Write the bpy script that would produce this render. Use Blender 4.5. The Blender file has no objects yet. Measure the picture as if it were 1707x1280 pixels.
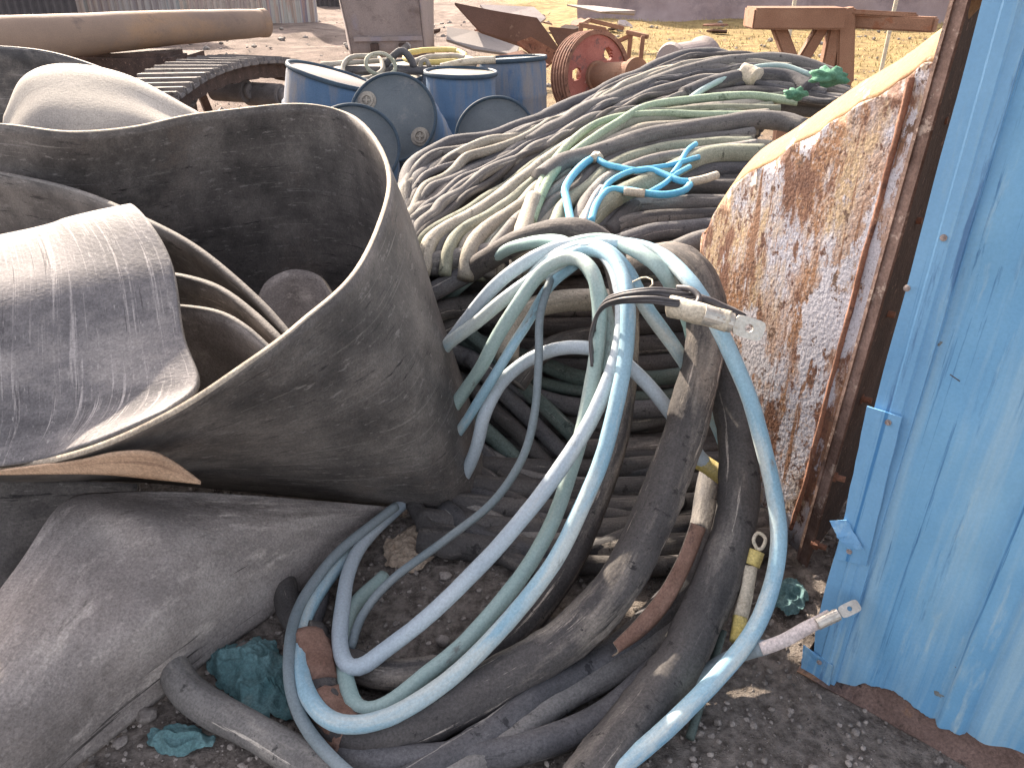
import bpy, bmesh, math, random
from mathutils import Vector, Matrix, noise
random.seed(7)
R = math.radians
S = bpy.context.scene
COL = S.collection
# ------------------------------------------------------------------ camera, world, sun, exposure
CAM = Vector((0, 0, 1.65)); PITCH = R(29); F = 1280.0
cd = bpy.data.cameras.new('camera'); cam = bpy.data.objects.new('camera', cd); COL.objects.link(cam)
cam.location = CAM; cam.rotation_euler = (R(90) - PITCH, 0, 0)
cd.sensor_width = 36; cd.lens = F / 1707 * 36; cd.clip_start = .05; cd.clip_end = 400
S.camera = cam
SUN_EL, SUN_AZ = R(30), R(-30)          # azimuth measured from +Y towards +X
w = bpy.data.worlds.new('World'); S.world = w; w.use_nodes = True
nt = w.node_tree; sky = nt.nodes.new('ShaderNodeTexSky'); sky.sky_type = 'NISHITA'; sky.sun_disc = False
sky.sun_elevation = SUN_EL; sky.sun_rotation = SUN_AZ; sky.dust_density = 3.0; sky.air_density = 1.0
bg = nt.nodes['Background']; bg.inputs[1].default_value = .15
hs = nt.nodes.new('ShaderNodeHueSaturation'); hs.inputs['Saturation'].default_value = .5; nt.links.new(sky.outputs[0], hs.inputs['Color'])
tint = nt.nodes.new('ShaderNodeMix'); tint.data_type = 'RGBA'; tint.blend_type = 'MULTIPLY'; tint.inputs[0].default_value = 1; tint.inputs[7].default_value = (1.10, .99, .93, 1)
nt.links.new(hs.outputs[0], tint.inputs[6]); nt.links.new(tint.outputs[2], bg.inputs[0])
ld = bpy.data.lights.new('sun', 'SUN'); ld.energy = 4.4; ld.angle = R(.6); ld.color = (1, .86, .70)
lo = bpy.data.objects.new('sun', ld); COL.objects.link(lo)
sd = Vector((math.sin(SUN_AZ) * math.cos(SUN_EL), math.cos(SUN_AZ) * math.cos(SUN_EL), math.sin(SUN_EL)))
lo.rotation_euler = sd.to_track_quat('Z', 'Y').to_euler(); lo.location = sd * 30
S.view_settings.view_transform = 'Standard'; S.view_settings.look = 'None'
S.view_settings.exposure = 1.7; S.view_settings.gamma = 1

# ------------------------------------------------------------------ helpers
FW = Vector((0, math.cos(PITCH), -math.sin(PITCH))); UP = Vector((0, math.sin(PITCH), math.cos(PITCH))); RT = Vector((1, 0, 0))
def ray(px, py): return FW + RT * ((px - 853.5) / F) + UP * ((640 - py) / F)
def AY(px, py, Y): d = ray(px, py); return CAM + d * (Y / d.y)
def AZ(px, py, z): d = ray(px, py); return CAM + d * ((z - CAM.z) / d.z)
def props(o, label=None, cat=None, group=None, kind=None):
    if label: o['label'] = label
    if cat: o['category'] = cat
    if group: o['group'] = group
    if kind: o['kind'] = kind
    return o
def thing(name, label, cat, loc=(0, 0, 0), group=None):
    o = bpy.data.objects.new(name, None); COL.objects.link(o); o.location = loc; o.empty_display_size = .1
    return props(o, label, cat, group)
def link(name, me, mats, parent=None, smooth=True):
    if not isinstance(mats, (list, tuple)): mats = [mats]
    for m in mats: me.materials.append(m)
    o = bpy.data.objects.new(name, me); COL.objects.link(o)
    if smooth:
        for p in me.polygons: p.use_smooth = True
    if parent:
        o.parent = parent; o.matrix_parent_inverse = Matrix.Translation(-Vector(parent.location))
    return o
def frombm(name, bm, mats, parent=None, smooth=False):
    bmesh.ops.recalc_face_normals(bm, faces=bm.faces)
    me = bpy.data.meshes.new(name); bm.to_mesh(me); bm.free(); return link(name, me, mats, parent, smooth)
def recenter(o):
    """put the origin of a one-mesh thing at its base"""
    vs = [v.co for v in o.data.vertices]
    c = Vector((sum(v.x for v in vs) / len(vs), sum(v.y for v in vs) / len(vs), min(v.z for v in vs)))
    o.data.transform(Matrix.Translation(-c)); o.location = c; return o
def cr(p0, p1, p2, p3, t):
    return .5 * ((2 * p1) + (p2 - p0) * t + (2 * p0 - 5 * p1 + 4 * p2 - p3) * t * t + (3 * p1 - p0 - 3 * p2 + p3) * t ** 3)
def spline(pts, n):
    q = [2 * pts[0] - pts[1]] + list(pts) + [2 * pts[-1] - pts[-2]]; out = []
    m = len(pts) - 1
    for i in range(n + 1):
        u = i / n * m; k = min(int(u), m - 1); out.append(cr(q[k], q[k + 1], q[k + 2], q[k + 3], u - k))
    return out
def resample(pts, step):
    d = spline(pts, max(24, len(pts) * 16)); L = [0]
    for a, b in zip(d, d[1:]): L.append(L[-1] + (b - a).length)
    n = max(6, int(L[-1] / step)); out = []; k = 0
    for i in range(n + 1):
        t = L[-1] * i / n
        while k < len(L) - 2 and L[k + 1] < t: k += 1
        f = (t - L[k]) / max(1e-9, L[k + 1] - L[k]); out.append(d[k].lerp(d[k + 1], min(1, f)))
    return out
def tube_mesh(name, pts, r, seg=12, step=.025, wob=.0, rfun=None, jit=0.0, flat=0):
    P = resample(pts, step); n = len(P); sd_ = random.random() * 100
    if jit:
        P = [p + Vector(noise.noise_vector(p * 5 + Vector((sd_, 0, 0)))) * jit for p in P]
    verts = []; faces = []; uvs = []; T0 = (P[1] - P[0]).normalized()
    N = T0.orthogonal().normalized(); Ln = 0; Ls = []
    for i, p in enumerate(P):
        T = (P[min(i + 1, n - 1)] - P[max(i - 1, 0)]).normalized()
        N = (N - T * N.dot(T)).normalized(); B = T.cross(N)
        if i: Ln += (p - P[i - 1]).length
        Ls.append(Ln)
        rr = r * (rfun(i / (n - 1)) if rfun else 1)
        for k in range(seg):
            a = 2 * math.pi * k / seg; q = rr
            if wob:
                q *= 1 + wob * noise.noise(Vector((Ln * 7 + sd_, math.cos(a) * 1.2, math.sin(a) * 1.2))) + wob * .5 * noise.noise(Vector((Ln * 28 + sd_, math.cos(a) * 2, math.sin(a) * 2)))
            verts.append(p + N * math.cos(a) * q + B * math.sin(a) * q * (1 - flat))
    for i in range(n - 1):
        for k in range(seg):
            a, b = i * seg + k, i * seg + (k + 1) % seg
            faces.append((a, b, b + seg, a + seg)); v0, v1 = k / seg, (k + 1) / seg
            uvs += [(Ls[i], v0 * 2 * math.pi * r), (Ls[i], v1 * 2 * math.pi * r), (Ls[i + 1], v1 * 2 * math.pi * r), (Ls[i + 1], v0 * 2 * math.pi * r)]
    faces.append(tuple(range(seg - 1, -1, -1))); uvs += [(0, 0)] * seg
    faces.append(tuple((n - 1) * seg + k for k in range(seg))); uvs += [(0, 0)] * seg
    me = bpy.data.meshes.new(name); me.from_pydata(verts, [], faces); me.update()
    ul = me.uv_layers.new(name='UVMap'); off = random.random() * 20
    for i, u in enumerate(uvs): ul.data[i].uv = (u[0] + off, u[1] + off)
    return me
def tube(name, pts, r, m, parent=None, **k): return link(name, tube_mesh(name, pts, r, **k), m, parent)
def bx(bm, c, s, rot=None):
    g = bmesh.ops.create_cube(bm, size=1)
    M = Matrix.Translation(c) @ (rot.to_4x4() if rot else Matrix.Identity(4)) @ Matrix.Diagonal((s[0], s[1], s[2], 1))
    bmesh.ops.transform(bm, matrix=M, verts=g['verts']); return g['verts']
def bar(bm, a, b, w_, h_):
    a = Vector(a); b = Vector(b); T = (b - a); q = T.to_track_quat('Y', 'Z')
    bx(bm, (a + b) / 2, (w_, T.length, h_), q.to_matrix())
def cyl(bm, a, b, r, seg=20, r2=None):
    a = Vector(a); b = Vector(b); T = b - a
    g = bmesh.ops.create_cone(bm, cap_ends=True, segments=seg, radius1=r, radius2=r if r2 is None else r2, depth=T.length)
    bmesh.ops.transform(bm, matrix=Matrix.Translation((a + b) / 2) @ T.to_track_quat('Z', 'Y').to_matrix().to_4x4(), verts=g['verts']); return g['verts']
def bevel(bm, w_): bmesh.ops.bevel(bm, geom=list(bm.edges), offset=w_, segments=2, affect='EDGES', clamp_overlap=True)
def lathe(bm, prof, M, seg=40):
    rings = []
    for (r, z) in prof:
        if r < 1e-5: rings.append([bm.verts.new(M @ Vector((0, 0, z)))]); continue
        rings.append([bm.verts.new(M @ Vector((r * math.cos(2 * math.pi * k / seg), r * math.sin(2 * math.pi * k / seg), z))) for k in range(seg)])
    for a, b in zip(rings, rings[1:]):
        for k in range(seg):
            k2 = (k + 1) % seg
            if len(a) == 1 and len(b) == 1: continue
            if len(a) == 1: bm.faces.new((a[0], b[k], b[k2]))
            elif len(b) == 1: bm.faces.new((a[k], a[k2], b[0]))
            else: bm.faces.new((a[k], a[k2], b[k2], b[k]))
def sheet(name, grid, mats, parent=None, nu=90, nv=24, th=.013, wave=.0):
    """bent sheet through rows of control points (rows run across its width)"""
    rows = [spline(g, nu) for g in grid]; cols = []
    for i in range(nu + 1): cols.append(spline([r_[i] for r_ in rows], nv))
    verts = [p + Vector(noise.noise_vector(p * 2.2)) * wave for c in cols for p in c]; faces = []; uvs = []
    W = sum((cols[nu // 2][j + 1] - cols[nu // 2][j]).length for j in range(nv)); L = [0]
    for i in range(nu): L.append(L[-1] + (cols[i + 1][nv // 2] - cols[i][nv // 2]).length)
    for i in range(nu):
        for j in range(nv):
            a = i * (nv + 1) + j; faces.append((a, a + 1, a + nv + 2, a + nv + 1))
            uvs += [(L[i], j / nv * W), (L[i], (j + 1) / nv * W), (L[i + 1], (j + 1) / nv * W), (L[i + 1], j / nv * W)]
    me = bpy.data.meshes.new(name); me.from_pydata(verts, [], faces); me.update()
    ul = me.uv_layers.new(name='UVMap')
    for i, u in enumerate(uvs): ul.data[i].uv = u
    o = link(name, me, mats, parent)
    so = o.modifiers.new('solid', 'SOLIDIFY'); so.thickness = th; so.offset = 0
    if isinstance(mats, (list, tuple)) and len(mats) > 1: so.material_offset_rim = 1
    return o

# ------------------------------------------------------------------ materials
def M(name, cols=None, scale=4, detail=6, rough=.8, metal=0, bump=.3, bscale=40, coord='Object', stretch=(1, 1, 1), spots=(), spec=.3, rand=0.0, bdist=.004, grain=150, gk=.27):
    m = bpy.data.materials.new(name); m.use_nodes = True; n = m.node_tree; N = n.nodes; L = n.links
    b = N['Principled BSDF']; tc = N.new('ShaderNodeTexCoord'); mp = N.new('ShaderNodeMapping'); mp.inputs['Scale'].default_value = stretch
    L.new(tc.outputs[coord], mp.inputs[0])
    oi = N.new('ShaderNodeObjectInfo'); ad = N.new('ShaderNodeVectorMath'); ad.operation = 'ADD'
    sc_ = N.new('ShaderNodeVectorMath'); sc_.operation = 'SCALE'; sc_.inputs[3].default_value = 17.3
    cb = N.new('ShaderNodeCombineXYZ'); [L.new(oi.outputs['Random'], cb.inputs[i]) for i in range(3)]
    L.new(cb.outputs[0], sc_.inputs[0]); L.new(mp.outputs[0], ad.inputs[0]); L.new(sc_.outputs[0], ad.inputs[1]); V = ad.outputs[0]
    t = N.new('ShaderNodeTexNoise'); t.inputs['Scale'].default_value = scale; t.inputs['Detail'].default_value = detail; t.inputs['Roughness'].default_value = .65
    L.new(V, t.inputs['Vector']); r_ = N.new('ShaderNodeValToRGB'); e = r_.color_ramp.elements
    while len(e) < len(cols): e.new(.5)
    for i, (p, c) in enumerate(cols): e[i].position = p; e[i].color = (*c, 1)
    L.new(t.outputs['Fac'], r_.inputs[0]); out = r_.outputs[0]
    for (c, s, th, soft, st) in spots:
        m2 = N.new('ShaderNodeMapping'); m2.inputs['Scale'].default_value = st; L.new(V, m2.inputs[0])
        m2.inputs['Location'].default_value = (random.random() * 9, random.random() * 9, random.random() * 9)
        t2 = N.new('ShaderNodeTexNoise'); t2.inputs['Scale'].default_value = s; t2.inputs['Detail'].default_value = 8; t2.inputs['Roughness'].default_value = .7
        L.new(m2.outputs[0], t2.inputs['Vector']); mr = N.new('ShaderNodeMapRange'); mr.inputs[1].default_value = th; mr.inputs[2].default_value = th + soft
        L.new(t2.outputs['Fac'], mr.inputs[0]); mx = N.new('ShaderNodeMix'); mx.data_type = 'RGBA'
        L.new(mr.outputs[0], mx.inputs[0]); L.new(out, mx.inputs[6]); mx.inputs[7].default_value = (*c, 1); out = mx.outputs[2]
    if gk:
        tg = N.new('ShaderNodeTexNoise'); tg.inputs['Scale'].default_value = grain; tg.inputs['Detail'].default_value = 4; tg.inputs['Roughness'].default_value = .75; L.new(tc.outputs['Object'], tg.inputs['Vector'])
        mg = N.new('ShaderNodeMapRange'); mg.clamp = False; mg.inputs[1].default_value = .35; mg.inputs[2].default_value = .65; mg.inputs[3].default_value = 1 - gk; mg.inputs[4].default_value = 1 + gk
        L.new(tg.outputs['Fac'], mg.inputs[0]); mm_ = N.new('ShaderNodeVectorMath'); mm_.operation = 'SCALE'; L.new(out, mm_.inputs[0]); L.new(mg.outputs[0], mm_.inputs[3]); out = mm_.outputs[0]
    if rand:
        hs = N.new('ShaderNodeHueSaturation'); mr = N.new('ShaderNodeMapRange'); mr.inputs[3].default_value = 1 - rand; mr.inputs[4].default_value = 1 + rand
        L.new(oi.outputs['Random'], mr.inputs[0]); L.new(mr.outputs[0], hs.inputs['Value']); L.new(out, hs.inputs['Color']); out = hs.outputs[0]
    L.new(out, b.inputs['Base Color']); b.inputs['Metallic'].default_value = metal
    rr = N.new('ShaderNodeMapRange'); rr.inputs[3].default_value = max(.05, rough - .15); rr.inputs[4].default_value = min(1, rough + .15)
    L.new(t.outputs['Fac'], rr.inputs[0]); L.new(rr.outputs[0], b.inputs['Roughness']); b.inputs['Specular IOR Level'].default_value = spec
    if bump:
        t3 = N.new('ShaderNodeTexNoise'); t3.inputs['Scale'].default_value = bscale; t3.inputs['Detail'].default_value = 5; L.new(V, t3.inputs['Vector'])
        ad2 = N.new('ShaderNodeMath'); ad2.operation = 'ADD'; L.new(t3.outputs['Fac'], ad2.inputs[0]); L.new(t.outputs['Fac'], ad2.inputs[1])
        bp = N.new('ShaderNodeBump'); bp.inputs['Strength'].default_value = bump; bp.inputs['Distance'].default_value = bdist
        L.new(ad2.outputs[0], bp.inputs['Height']); L.new(bp.outputs[0], b.inputs['Normal'])
    return m
one = (1, 1, 1)
belt_out = M('belt_rubber', [(.36, (.035, .034, .036)), (.5, (.085, .08, .078)), (.64, (.20, .185, .172))], 3.5, 12, .72, bump=.5, bscale=60, coord='UV', stretch=(1, 1.6, 1),
    spots=[((.30, .27, .24), 2.2, .57, .25, (1, 1, 1)), ((.26, .25, .25), 3.0, .60, .03, (.25, 26, 1)), ((.028, .028, .03), 3, .56, .12, (1, 1, 1)), ((.40, .38, .36), 1.4, .66, .02, (.6, 16, 1))], spec=.35)
belt_in = M('belt_rubber_dusty', [(.37, (.075, .072, .077)), (.5, (.135, .128, .133)), (.64, (.23, .215, .21))], 3.2, 12, .75, bump=.4, bscale=70, coord='UV',
    spots=[((.10, .095, .10), 4, .55, .15, (1, 1, 1)), ((.30, .28, .275), 3.0, .56, .06, (30, .5, 1)), ((.27, .255, .25), 14, .60, .06, (6, 1, 1)), ((.07, .065, .07), 3.2, .62, .03, (18, .5, 1))])
belt_pale = M('belt_rubber_pale', [(.3, (.24, .22, .20)), (.55, (.36, .33, .29)), (.75, (.46, .42, .37))], 2.2, 8, .8, bump=.35, bscale=60, coord='UV',
    spots=[((.12, .11, .10), 2.0, .60, .03, (.35, 20, 1)), ((.16, .15, .15), 2, .62, .12, one)])
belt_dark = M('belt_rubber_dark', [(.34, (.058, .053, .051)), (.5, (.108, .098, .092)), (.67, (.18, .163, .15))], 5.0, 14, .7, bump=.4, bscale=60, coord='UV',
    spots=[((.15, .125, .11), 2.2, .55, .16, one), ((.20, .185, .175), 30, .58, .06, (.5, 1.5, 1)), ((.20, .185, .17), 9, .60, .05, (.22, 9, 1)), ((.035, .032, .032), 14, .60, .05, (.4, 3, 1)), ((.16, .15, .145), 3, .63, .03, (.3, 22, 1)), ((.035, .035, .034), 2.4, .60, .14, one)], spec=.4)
one_ = (1, 1, 1)
belt_mud = M('belt_rubber_muddy', [(.34, (.165, .147, .137)), (.5, (.235, .21, .197)), (.66, (.33, .30, .28))], 4, 14, .85, bump=.6, bscale=60, coord='UV', stretch=(1, 1, 1), bdist=.005,
    spots=[((.115, .10, .092), 2.2, .56, .14, one), ((.40, .36, .33), 7, .55, .12, (.8, 1.6, 1)), ((.055, .048, .046), 1.6, .64, .02, (.4, 9, 1)), ((.12, .105, .095), 12, .60, .12, (.5, 1.5, 1))])
belt_rim_d = M('belt_edge_grey', [(.3, (.12, .115, .11)), (.7, (.22, .205, .19))], 14, 6, .9, bump=.4, bscale=90)
belt_rim = M('belt_cut_edge', [(.3, (.24, .205, .165)), (.7, (.42, .37, .30))], 14, 6, .9, bump=.4, bscale=90)
def rub(name, a, b, dust=(.33, .29, .26), th=.55, rand=.18):
    return M(name, [(.3, a), (.7, b)], 9, 8, .78, bump=.5, bscale=120, coord='UV', stretch=(.5, 1, 1), spots=[(dust, 5, th, .22, (.6, 1.4, 1)), (tuple(x * .5 for x in a), 8, .6, .08, (.5, 2, 1)), (tuple(min(1, x * 1.3) for x in dust), 9, .62, .04, (.4, 4, 1)), (tuple(x * .6 for x in a), 30, .60, .05, (1.5, .5, 1))], rand=rand, spec=.3)
c_black = rub('cable_rubber_black', (.048, .045, .045), (.105, .097, .093), (.29, .26, .23), .53)
c_dusty = rub('cable_rubber_dust_caked', (.055, .05, .05), (.115, .105, .10), (.44, .38, .32), .52)
c_grey = rub('cable_rubber_grey', (.095, .09, .088), (.20, .19, .18), (.35, .32, .28))
c_slate = rub('cable_rubber_slate', (.05, .05, .055), (.12, .116, .12), (.27, .25, .23))
c_tan = rub('cable_rubber_tan', (.20, .185, .155), (.36, .33, .275), (.46, .42, .35))
c_olive = rub('cable_rubber_olive', (.16, .17, .13), (.30, .31, .24), (.42, .40, .33))
c_green = rub('cable_sheath_green', (.22, .30, .21), (.36, .44, .33), (.46, .46, .36))
c_dgreen = rub('cable_rubber_dark_green', (.05, .07, .065), (.10, .13, .12), (.2, .2, .18))
h_blue = M('hose_blue', gk=.13, cols=[(.36, (.22, .38, .48)), (.62, (.33, .49, .57))], scale=6, detail=6, rough=.6, bump=.25, bscale=90, coord='UV', stretch=(.4, 1, 1), spots=[((.50, .56, .55), 4.5, .49, .10, (.5, 1.2, 1)), ((.16, .34, .48), 3.5, .57, .08, (.5, 1, 1)), ((.20, .21, .20), 16, .62, .08, one)], rand=.08)
h_pale = M('hose_pale_blue', gk=.13, cols=[(.3, (.33, .40, .46)), (.6, (.44, .50, .54))], scale=6, detail=6, rough=.65, bump=.25, bscale=90, coord='UV', stretch=(.4, 1, 1), spots=[((.52, .52, .50), 3.5, .55, .15, (.5, 2, 1)), ((.20, .20, .20), 16, .62, .08, one)], rand=.08)
h_mint = M('hose_grey_green', gk=.13, cols=[(.3, (.24, .36, .35)), (.6, (.36, .46, .44))], scale=6, detail=6, rough=.65, bump=.25, bscale=90, coord='UV', stretch=(.4, 1, 1), spots=[((.48, .50, .45), 3.5, .55, .15, (.5, 2, 1)), ((.18, .20, .19), 16, .62, .08, one)], rand=.08)
h_dusk = M('hose_grey_blue', gk=.13, cols=[(.3, (.12, .16, .18)), (.6, (.22, .26, .28))], scale=6, detail=6, rough=.65, bump=.25, bscale=90, coord='UV', stretch=(.4, 1, 1), spots=[((.32, .33, .32), 3.5, .56, .15, (.5, 2, 1))], rand=.08)
c_bright = M('core_bright_blue', gk=.13, cols=[(.3, (.08, .34, .55)), (.6, (.14, .45, .64))], scale=6, detail=6, rough=.5, bump=.2, bscale=90, coord='UV', spots=[((.40, .46, .42), 7, .6, .08, one)])
wire = M('tie_wire_black', gk=.13, cols=[(.3, (.035, .033, .037)), (.7, (.10, .095, .10))], scale=12, detail=5, rough=.55, bump=.2, spec=.5)
tape = M('tape_cream', [(.3, (.40, .35, .27)), (.7, (.58, .53, .43))], 12, 6, .75, bump=.5, bscale=60, spots=[((.22, .19, .15), 9, .6, .1, one)])
tape_w = M('tape_white_pink', [(.3, (.44, .38, .37)), (.7, (.60, .54, .52))], 14, 6, .75, bump=.4, bscale=60, spots=[((.26, .2, .19), 20, .6, .05, one)])
tape_y = M('tape_yellow', [(.3, (.46, .36, .10)), (.7, (.60, .50, .22))], 14, 6, .7, bump=.4, bscale=60, spots=[((.5, .45, .33), 9, .55, .1, one)])
tin = M('tinned_lug', gk=.13, cols=[(.3, (.38, .36, .32)), (.7, (.58, .55, .49))], scale=20, detail=6, rough=.45, metal=.6, bump=.3, bscale=80, spots=[((.3, .24, .16), 10, .6, .1, one)])
holem = M('hole_dark', [(.3, (.02, .018, .016)), (.7, (.05, .04, .035))], 20, 3, .9, bump=0)
sleeve = M('torn_brown_sleeve', [(.3, (.13, .07, .05)), (.7, (.28, .17, .13))], 9, 8, .8, bump=.6, bscale=50, spots=[((.07, .045, .04), 6, .58, .08, one)])
rustc = [((.20, .075, .035), 7, .50, .10, one), ((.07, .032, .025), 16, .55, .06, one), ((.42, .20, .07), 9, .60, .08, one)]
rust_paint = M('rusted_white_paint', [(.3, (.32, .32, .38)), (.7, (.44, .43, .47))], 5, 5, .7, bump=.8, bscale=90, grain=220, gk=.25,
    spots=[((.38, .28, .18), 3.0, .49, .08, (1, 1, .45)), ((.33, .23, .18), 2.4, .52, .08, (1, 1, .5)), ((.25, .135, .075), 4.2, .515, .05, (1.2, 1.2, .35)), ((.36, .29, .26), 70, .54, .05, one), ((.15, .075, .05), 7, .53, .05, (1, 1, .5)), ((.11, .055, .04), 34, .56, .04, (1, 1, .8)),
           ((.20, .11, .07), 9, .56, .04, (3.2, 3.2, .25)), ((.42, .41, .45), 4.4, .555, .02, (1, 1, .5)), ((.07, .045, .038), 90, .60, .04, one), ((.12, .075, .055), 18, .60, .03, one)])
rust_sun_lip = M('rusted_sunlit_edge', [(.36, (.20, .105, .045)), (.64, (.33, .215, .105))], 6, 7, .75, bump=.5, spots=[((.25, .12, .06), 7, .58, .06, one), ((.5, .46, .4), 9, .6, .06, one)])  # rust plus a yellow-orange tone painted in for the sunlit band
rust_dark = M('rust_dark', [(.3, (.04, .028, .025)), (.7, (.11, .075, .062))], 7, 8, .9, bump=.9, bscale=60, spots=[((.24, .16, .13), 40, .6, .05, one)])
rust_mid = M('rust_brown', [(.3, (.16, .075, .05)), (.7, (.30, .16, .11))], 5, 8, .85, bump=.6, bscale=50, spots=[((.09, .045, .035), 12, .57, .06, one), ((.36, .23, .16), 20, .62, .05, one)])
rust_base = M('rust_flaking', [(.35, (.10, .065, .055)), (.65, (.20, .135, .115))], 6, 10, .9, bump=1, bscale=40, bdist=.012, spots=[((.26, .15, .09), 5, .55, .08, one), ((.05, .035, .03), 14, .58, .05, one)])
rust_red = M('rust_red_paint', [(.3, (.27, .085, .065)), (.7, (.38, .15, .12))], 6, 7, .8, bump=.5, spots=[((.16, .09, .08), 7, .54, .08, one), ((.44, .32, .26), 9, .63, .06, one)])
rust_org = M('rust_orange_paint', [(.3, (.20, .10, .06)), (.7, (.30, .17, .11))], 3, 7, .8, bump=.4, spots=[((.25, .11, .06), 7, .58, .06, one)])
plate_br = M('plate_brown_paint', [(.3, (.115, .07, .058)), (.7, (.16, .10, .085))], 2, 6, .8, bump=.3, spots=[((.34, .26, .21), 3, .6, .1, one)])
pipe_m = M('pipe_dusty_sun_orange', gk=.13, cols=[(.3, (.20, .145, .115)), (.7, (.30, .22, .165))], scale=1.2, detail=9, rough=.8, bump=.4, spots=[((.38, .23, .12), .9, .50, .25, (.4, 1, 1)), ((.13, .10, .09), 2, .58, .1, (.5, 1, 1))])  # orange patches paint warm sunlight onto the dusty pipe
blue_p = M('blue_sheet_paint', gk=.05, cols=[(.36, (.11, .285, .50)), (.5, (.145, .35, .57)), (.64, (.21, .43, .62))], scale=1.6, detail=8, rough=.42, bump=.25, bscale=5, stretch=(1, 1, .35), bdist=.01, spec=.45,
    spots=[((.28, .46, .60), 3.2, .50, .16, (3.5, 3.5, .3)), ((.34, .49, .58), 9, .60, .10, (1.4, 1.4, .5)), ((.10, .24, .42), 5, .60, .06, (2, 2, .4)), ((.06, .18, .36), 3, .60, .05, (12, 12, .3)), ((.30, .17, .10), 4.5, .715, .02, one), ((.36, .42, .46), 8, .71, .02, (1, 1, .5))])
blue_t = M('blue_trim_paint', gk=.05, cols=[(.36, (.105, .27, .48)), (.64, (.19, .39, .60))], scale=2, detail=8, rough=.42, bump=.3, bscale=9, stretch=(1, 1, .4), spec=.45,
    spots=[((.26, .42, .54), 6, .53, .10, (3, 3, .4)), ((.07, .17, .33), 6, .58, .05, (2, 2, .4)), ((.05, .19, .40), 3, .58, .06, (12, 12, .3)), ((.28, .17, .12), 6, .70, .02, one)])
drum_b = M('drum_blue_plastic', gk=.13, cols=[(.3, (.05, .105, .19)), (.7, (.09, .15, .24))], scale=3, detail=7, rough=.75, bump=.3, stretch=(1, 1, .4), spots=[((.20, .19, .185), 4, .44, .2, (1, 1, .35)), ((.42, .38, .26), 4, .66, .06, (1, 1, .3)), ((.05, .10, .2), 6, .6, .08, one)], rand=.12)
drum_d = M('drum_lid_slate', gk=.13, cols=[(.3, (.085, .105, .12)), (.7, (.14, .16, .17))], scale=3, detail=7, rough=.6, bump=.3, spots=[((.22, .22, .22), 3, .56, .14, one), ((.07, .08, .1), 8, .6, .08, (1, 5, 1))], rand=.1)
drum_rim = M('drum_rim_dark', [(.3, (.025, .045, .07)), (.7, (.05, .08, .11))], 6, 5, .6, bump=.2)
drum_c = M('drum_lid_cream', [(.36, (.17, .155, .14)), (.64, (.34, .31, .26))], 5, 9, .75, bump=.3, spots=[((.16, .15, .14), 4, .57, .1, one)])
steel_g = M('steel_mauve_grey', [(.3, (.20, .17, .165)), (.7, (.33, .28, .265))], 2, 8, .75, bump=.4, stretch=(1, 1, .5), spots=[((.15, .12, .115), 2.4, .55, .12, (1, 1, 3)), ((.24, .22, .26), 2, .56, .1, one)])
track_m = M('track_steel', [(.3, (.11, .098, .095)), (.7, (.22, .20, .19))], 6, 8, .75, bump=.6, spots=[((.05, .045, .045), 7, .57, .08, one)])
cloth_t = M('cloth_teal', [(.3, (.06, .14, .15)), (.7, (.14, .24, .25))], 9, 7, .9, bump=.6, bscale=80, spots=[((.17, .24, .23), 7, .57, .1, one)])
cloth_g = M('cloth_green', [(.3, (.06, .20, .13)), (.7, (.15, .32, .21))], 14, 6, .8, bump=.5)
stone_m = M('stone', [(.3, (.16, .14, .13)), (.7, (.30, .27, .245))], 20, 6, .9, bump=.6, bscale=90, rand=.25)
gravel_m = M('gravel_stone', [(.36, (.09, .08, .072)), (.64, (.36, .32, .29))], 7, 8, .9, bump=.5, bscale=90)
card = M('cardboard', [(.3, (.26, .20, .15)), (.7, (.38, .31, .24))], 8, 6, .9, bump=.4)
wall_p = M('wall_pink_brown', [(.3, (.23, .17, .165)), (.7, (.33, .26, .25))], 1.5, 7, .9, bump=.5, spots=[((.15, .115, .12), .8, .5, .2, one)])
screw_m = M('screw_metal', [(.3, (.25, .21, .2)), (.7, (.48, .42, .4))], 60, 3, .5, metal=.5, bump=.2)

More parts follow.
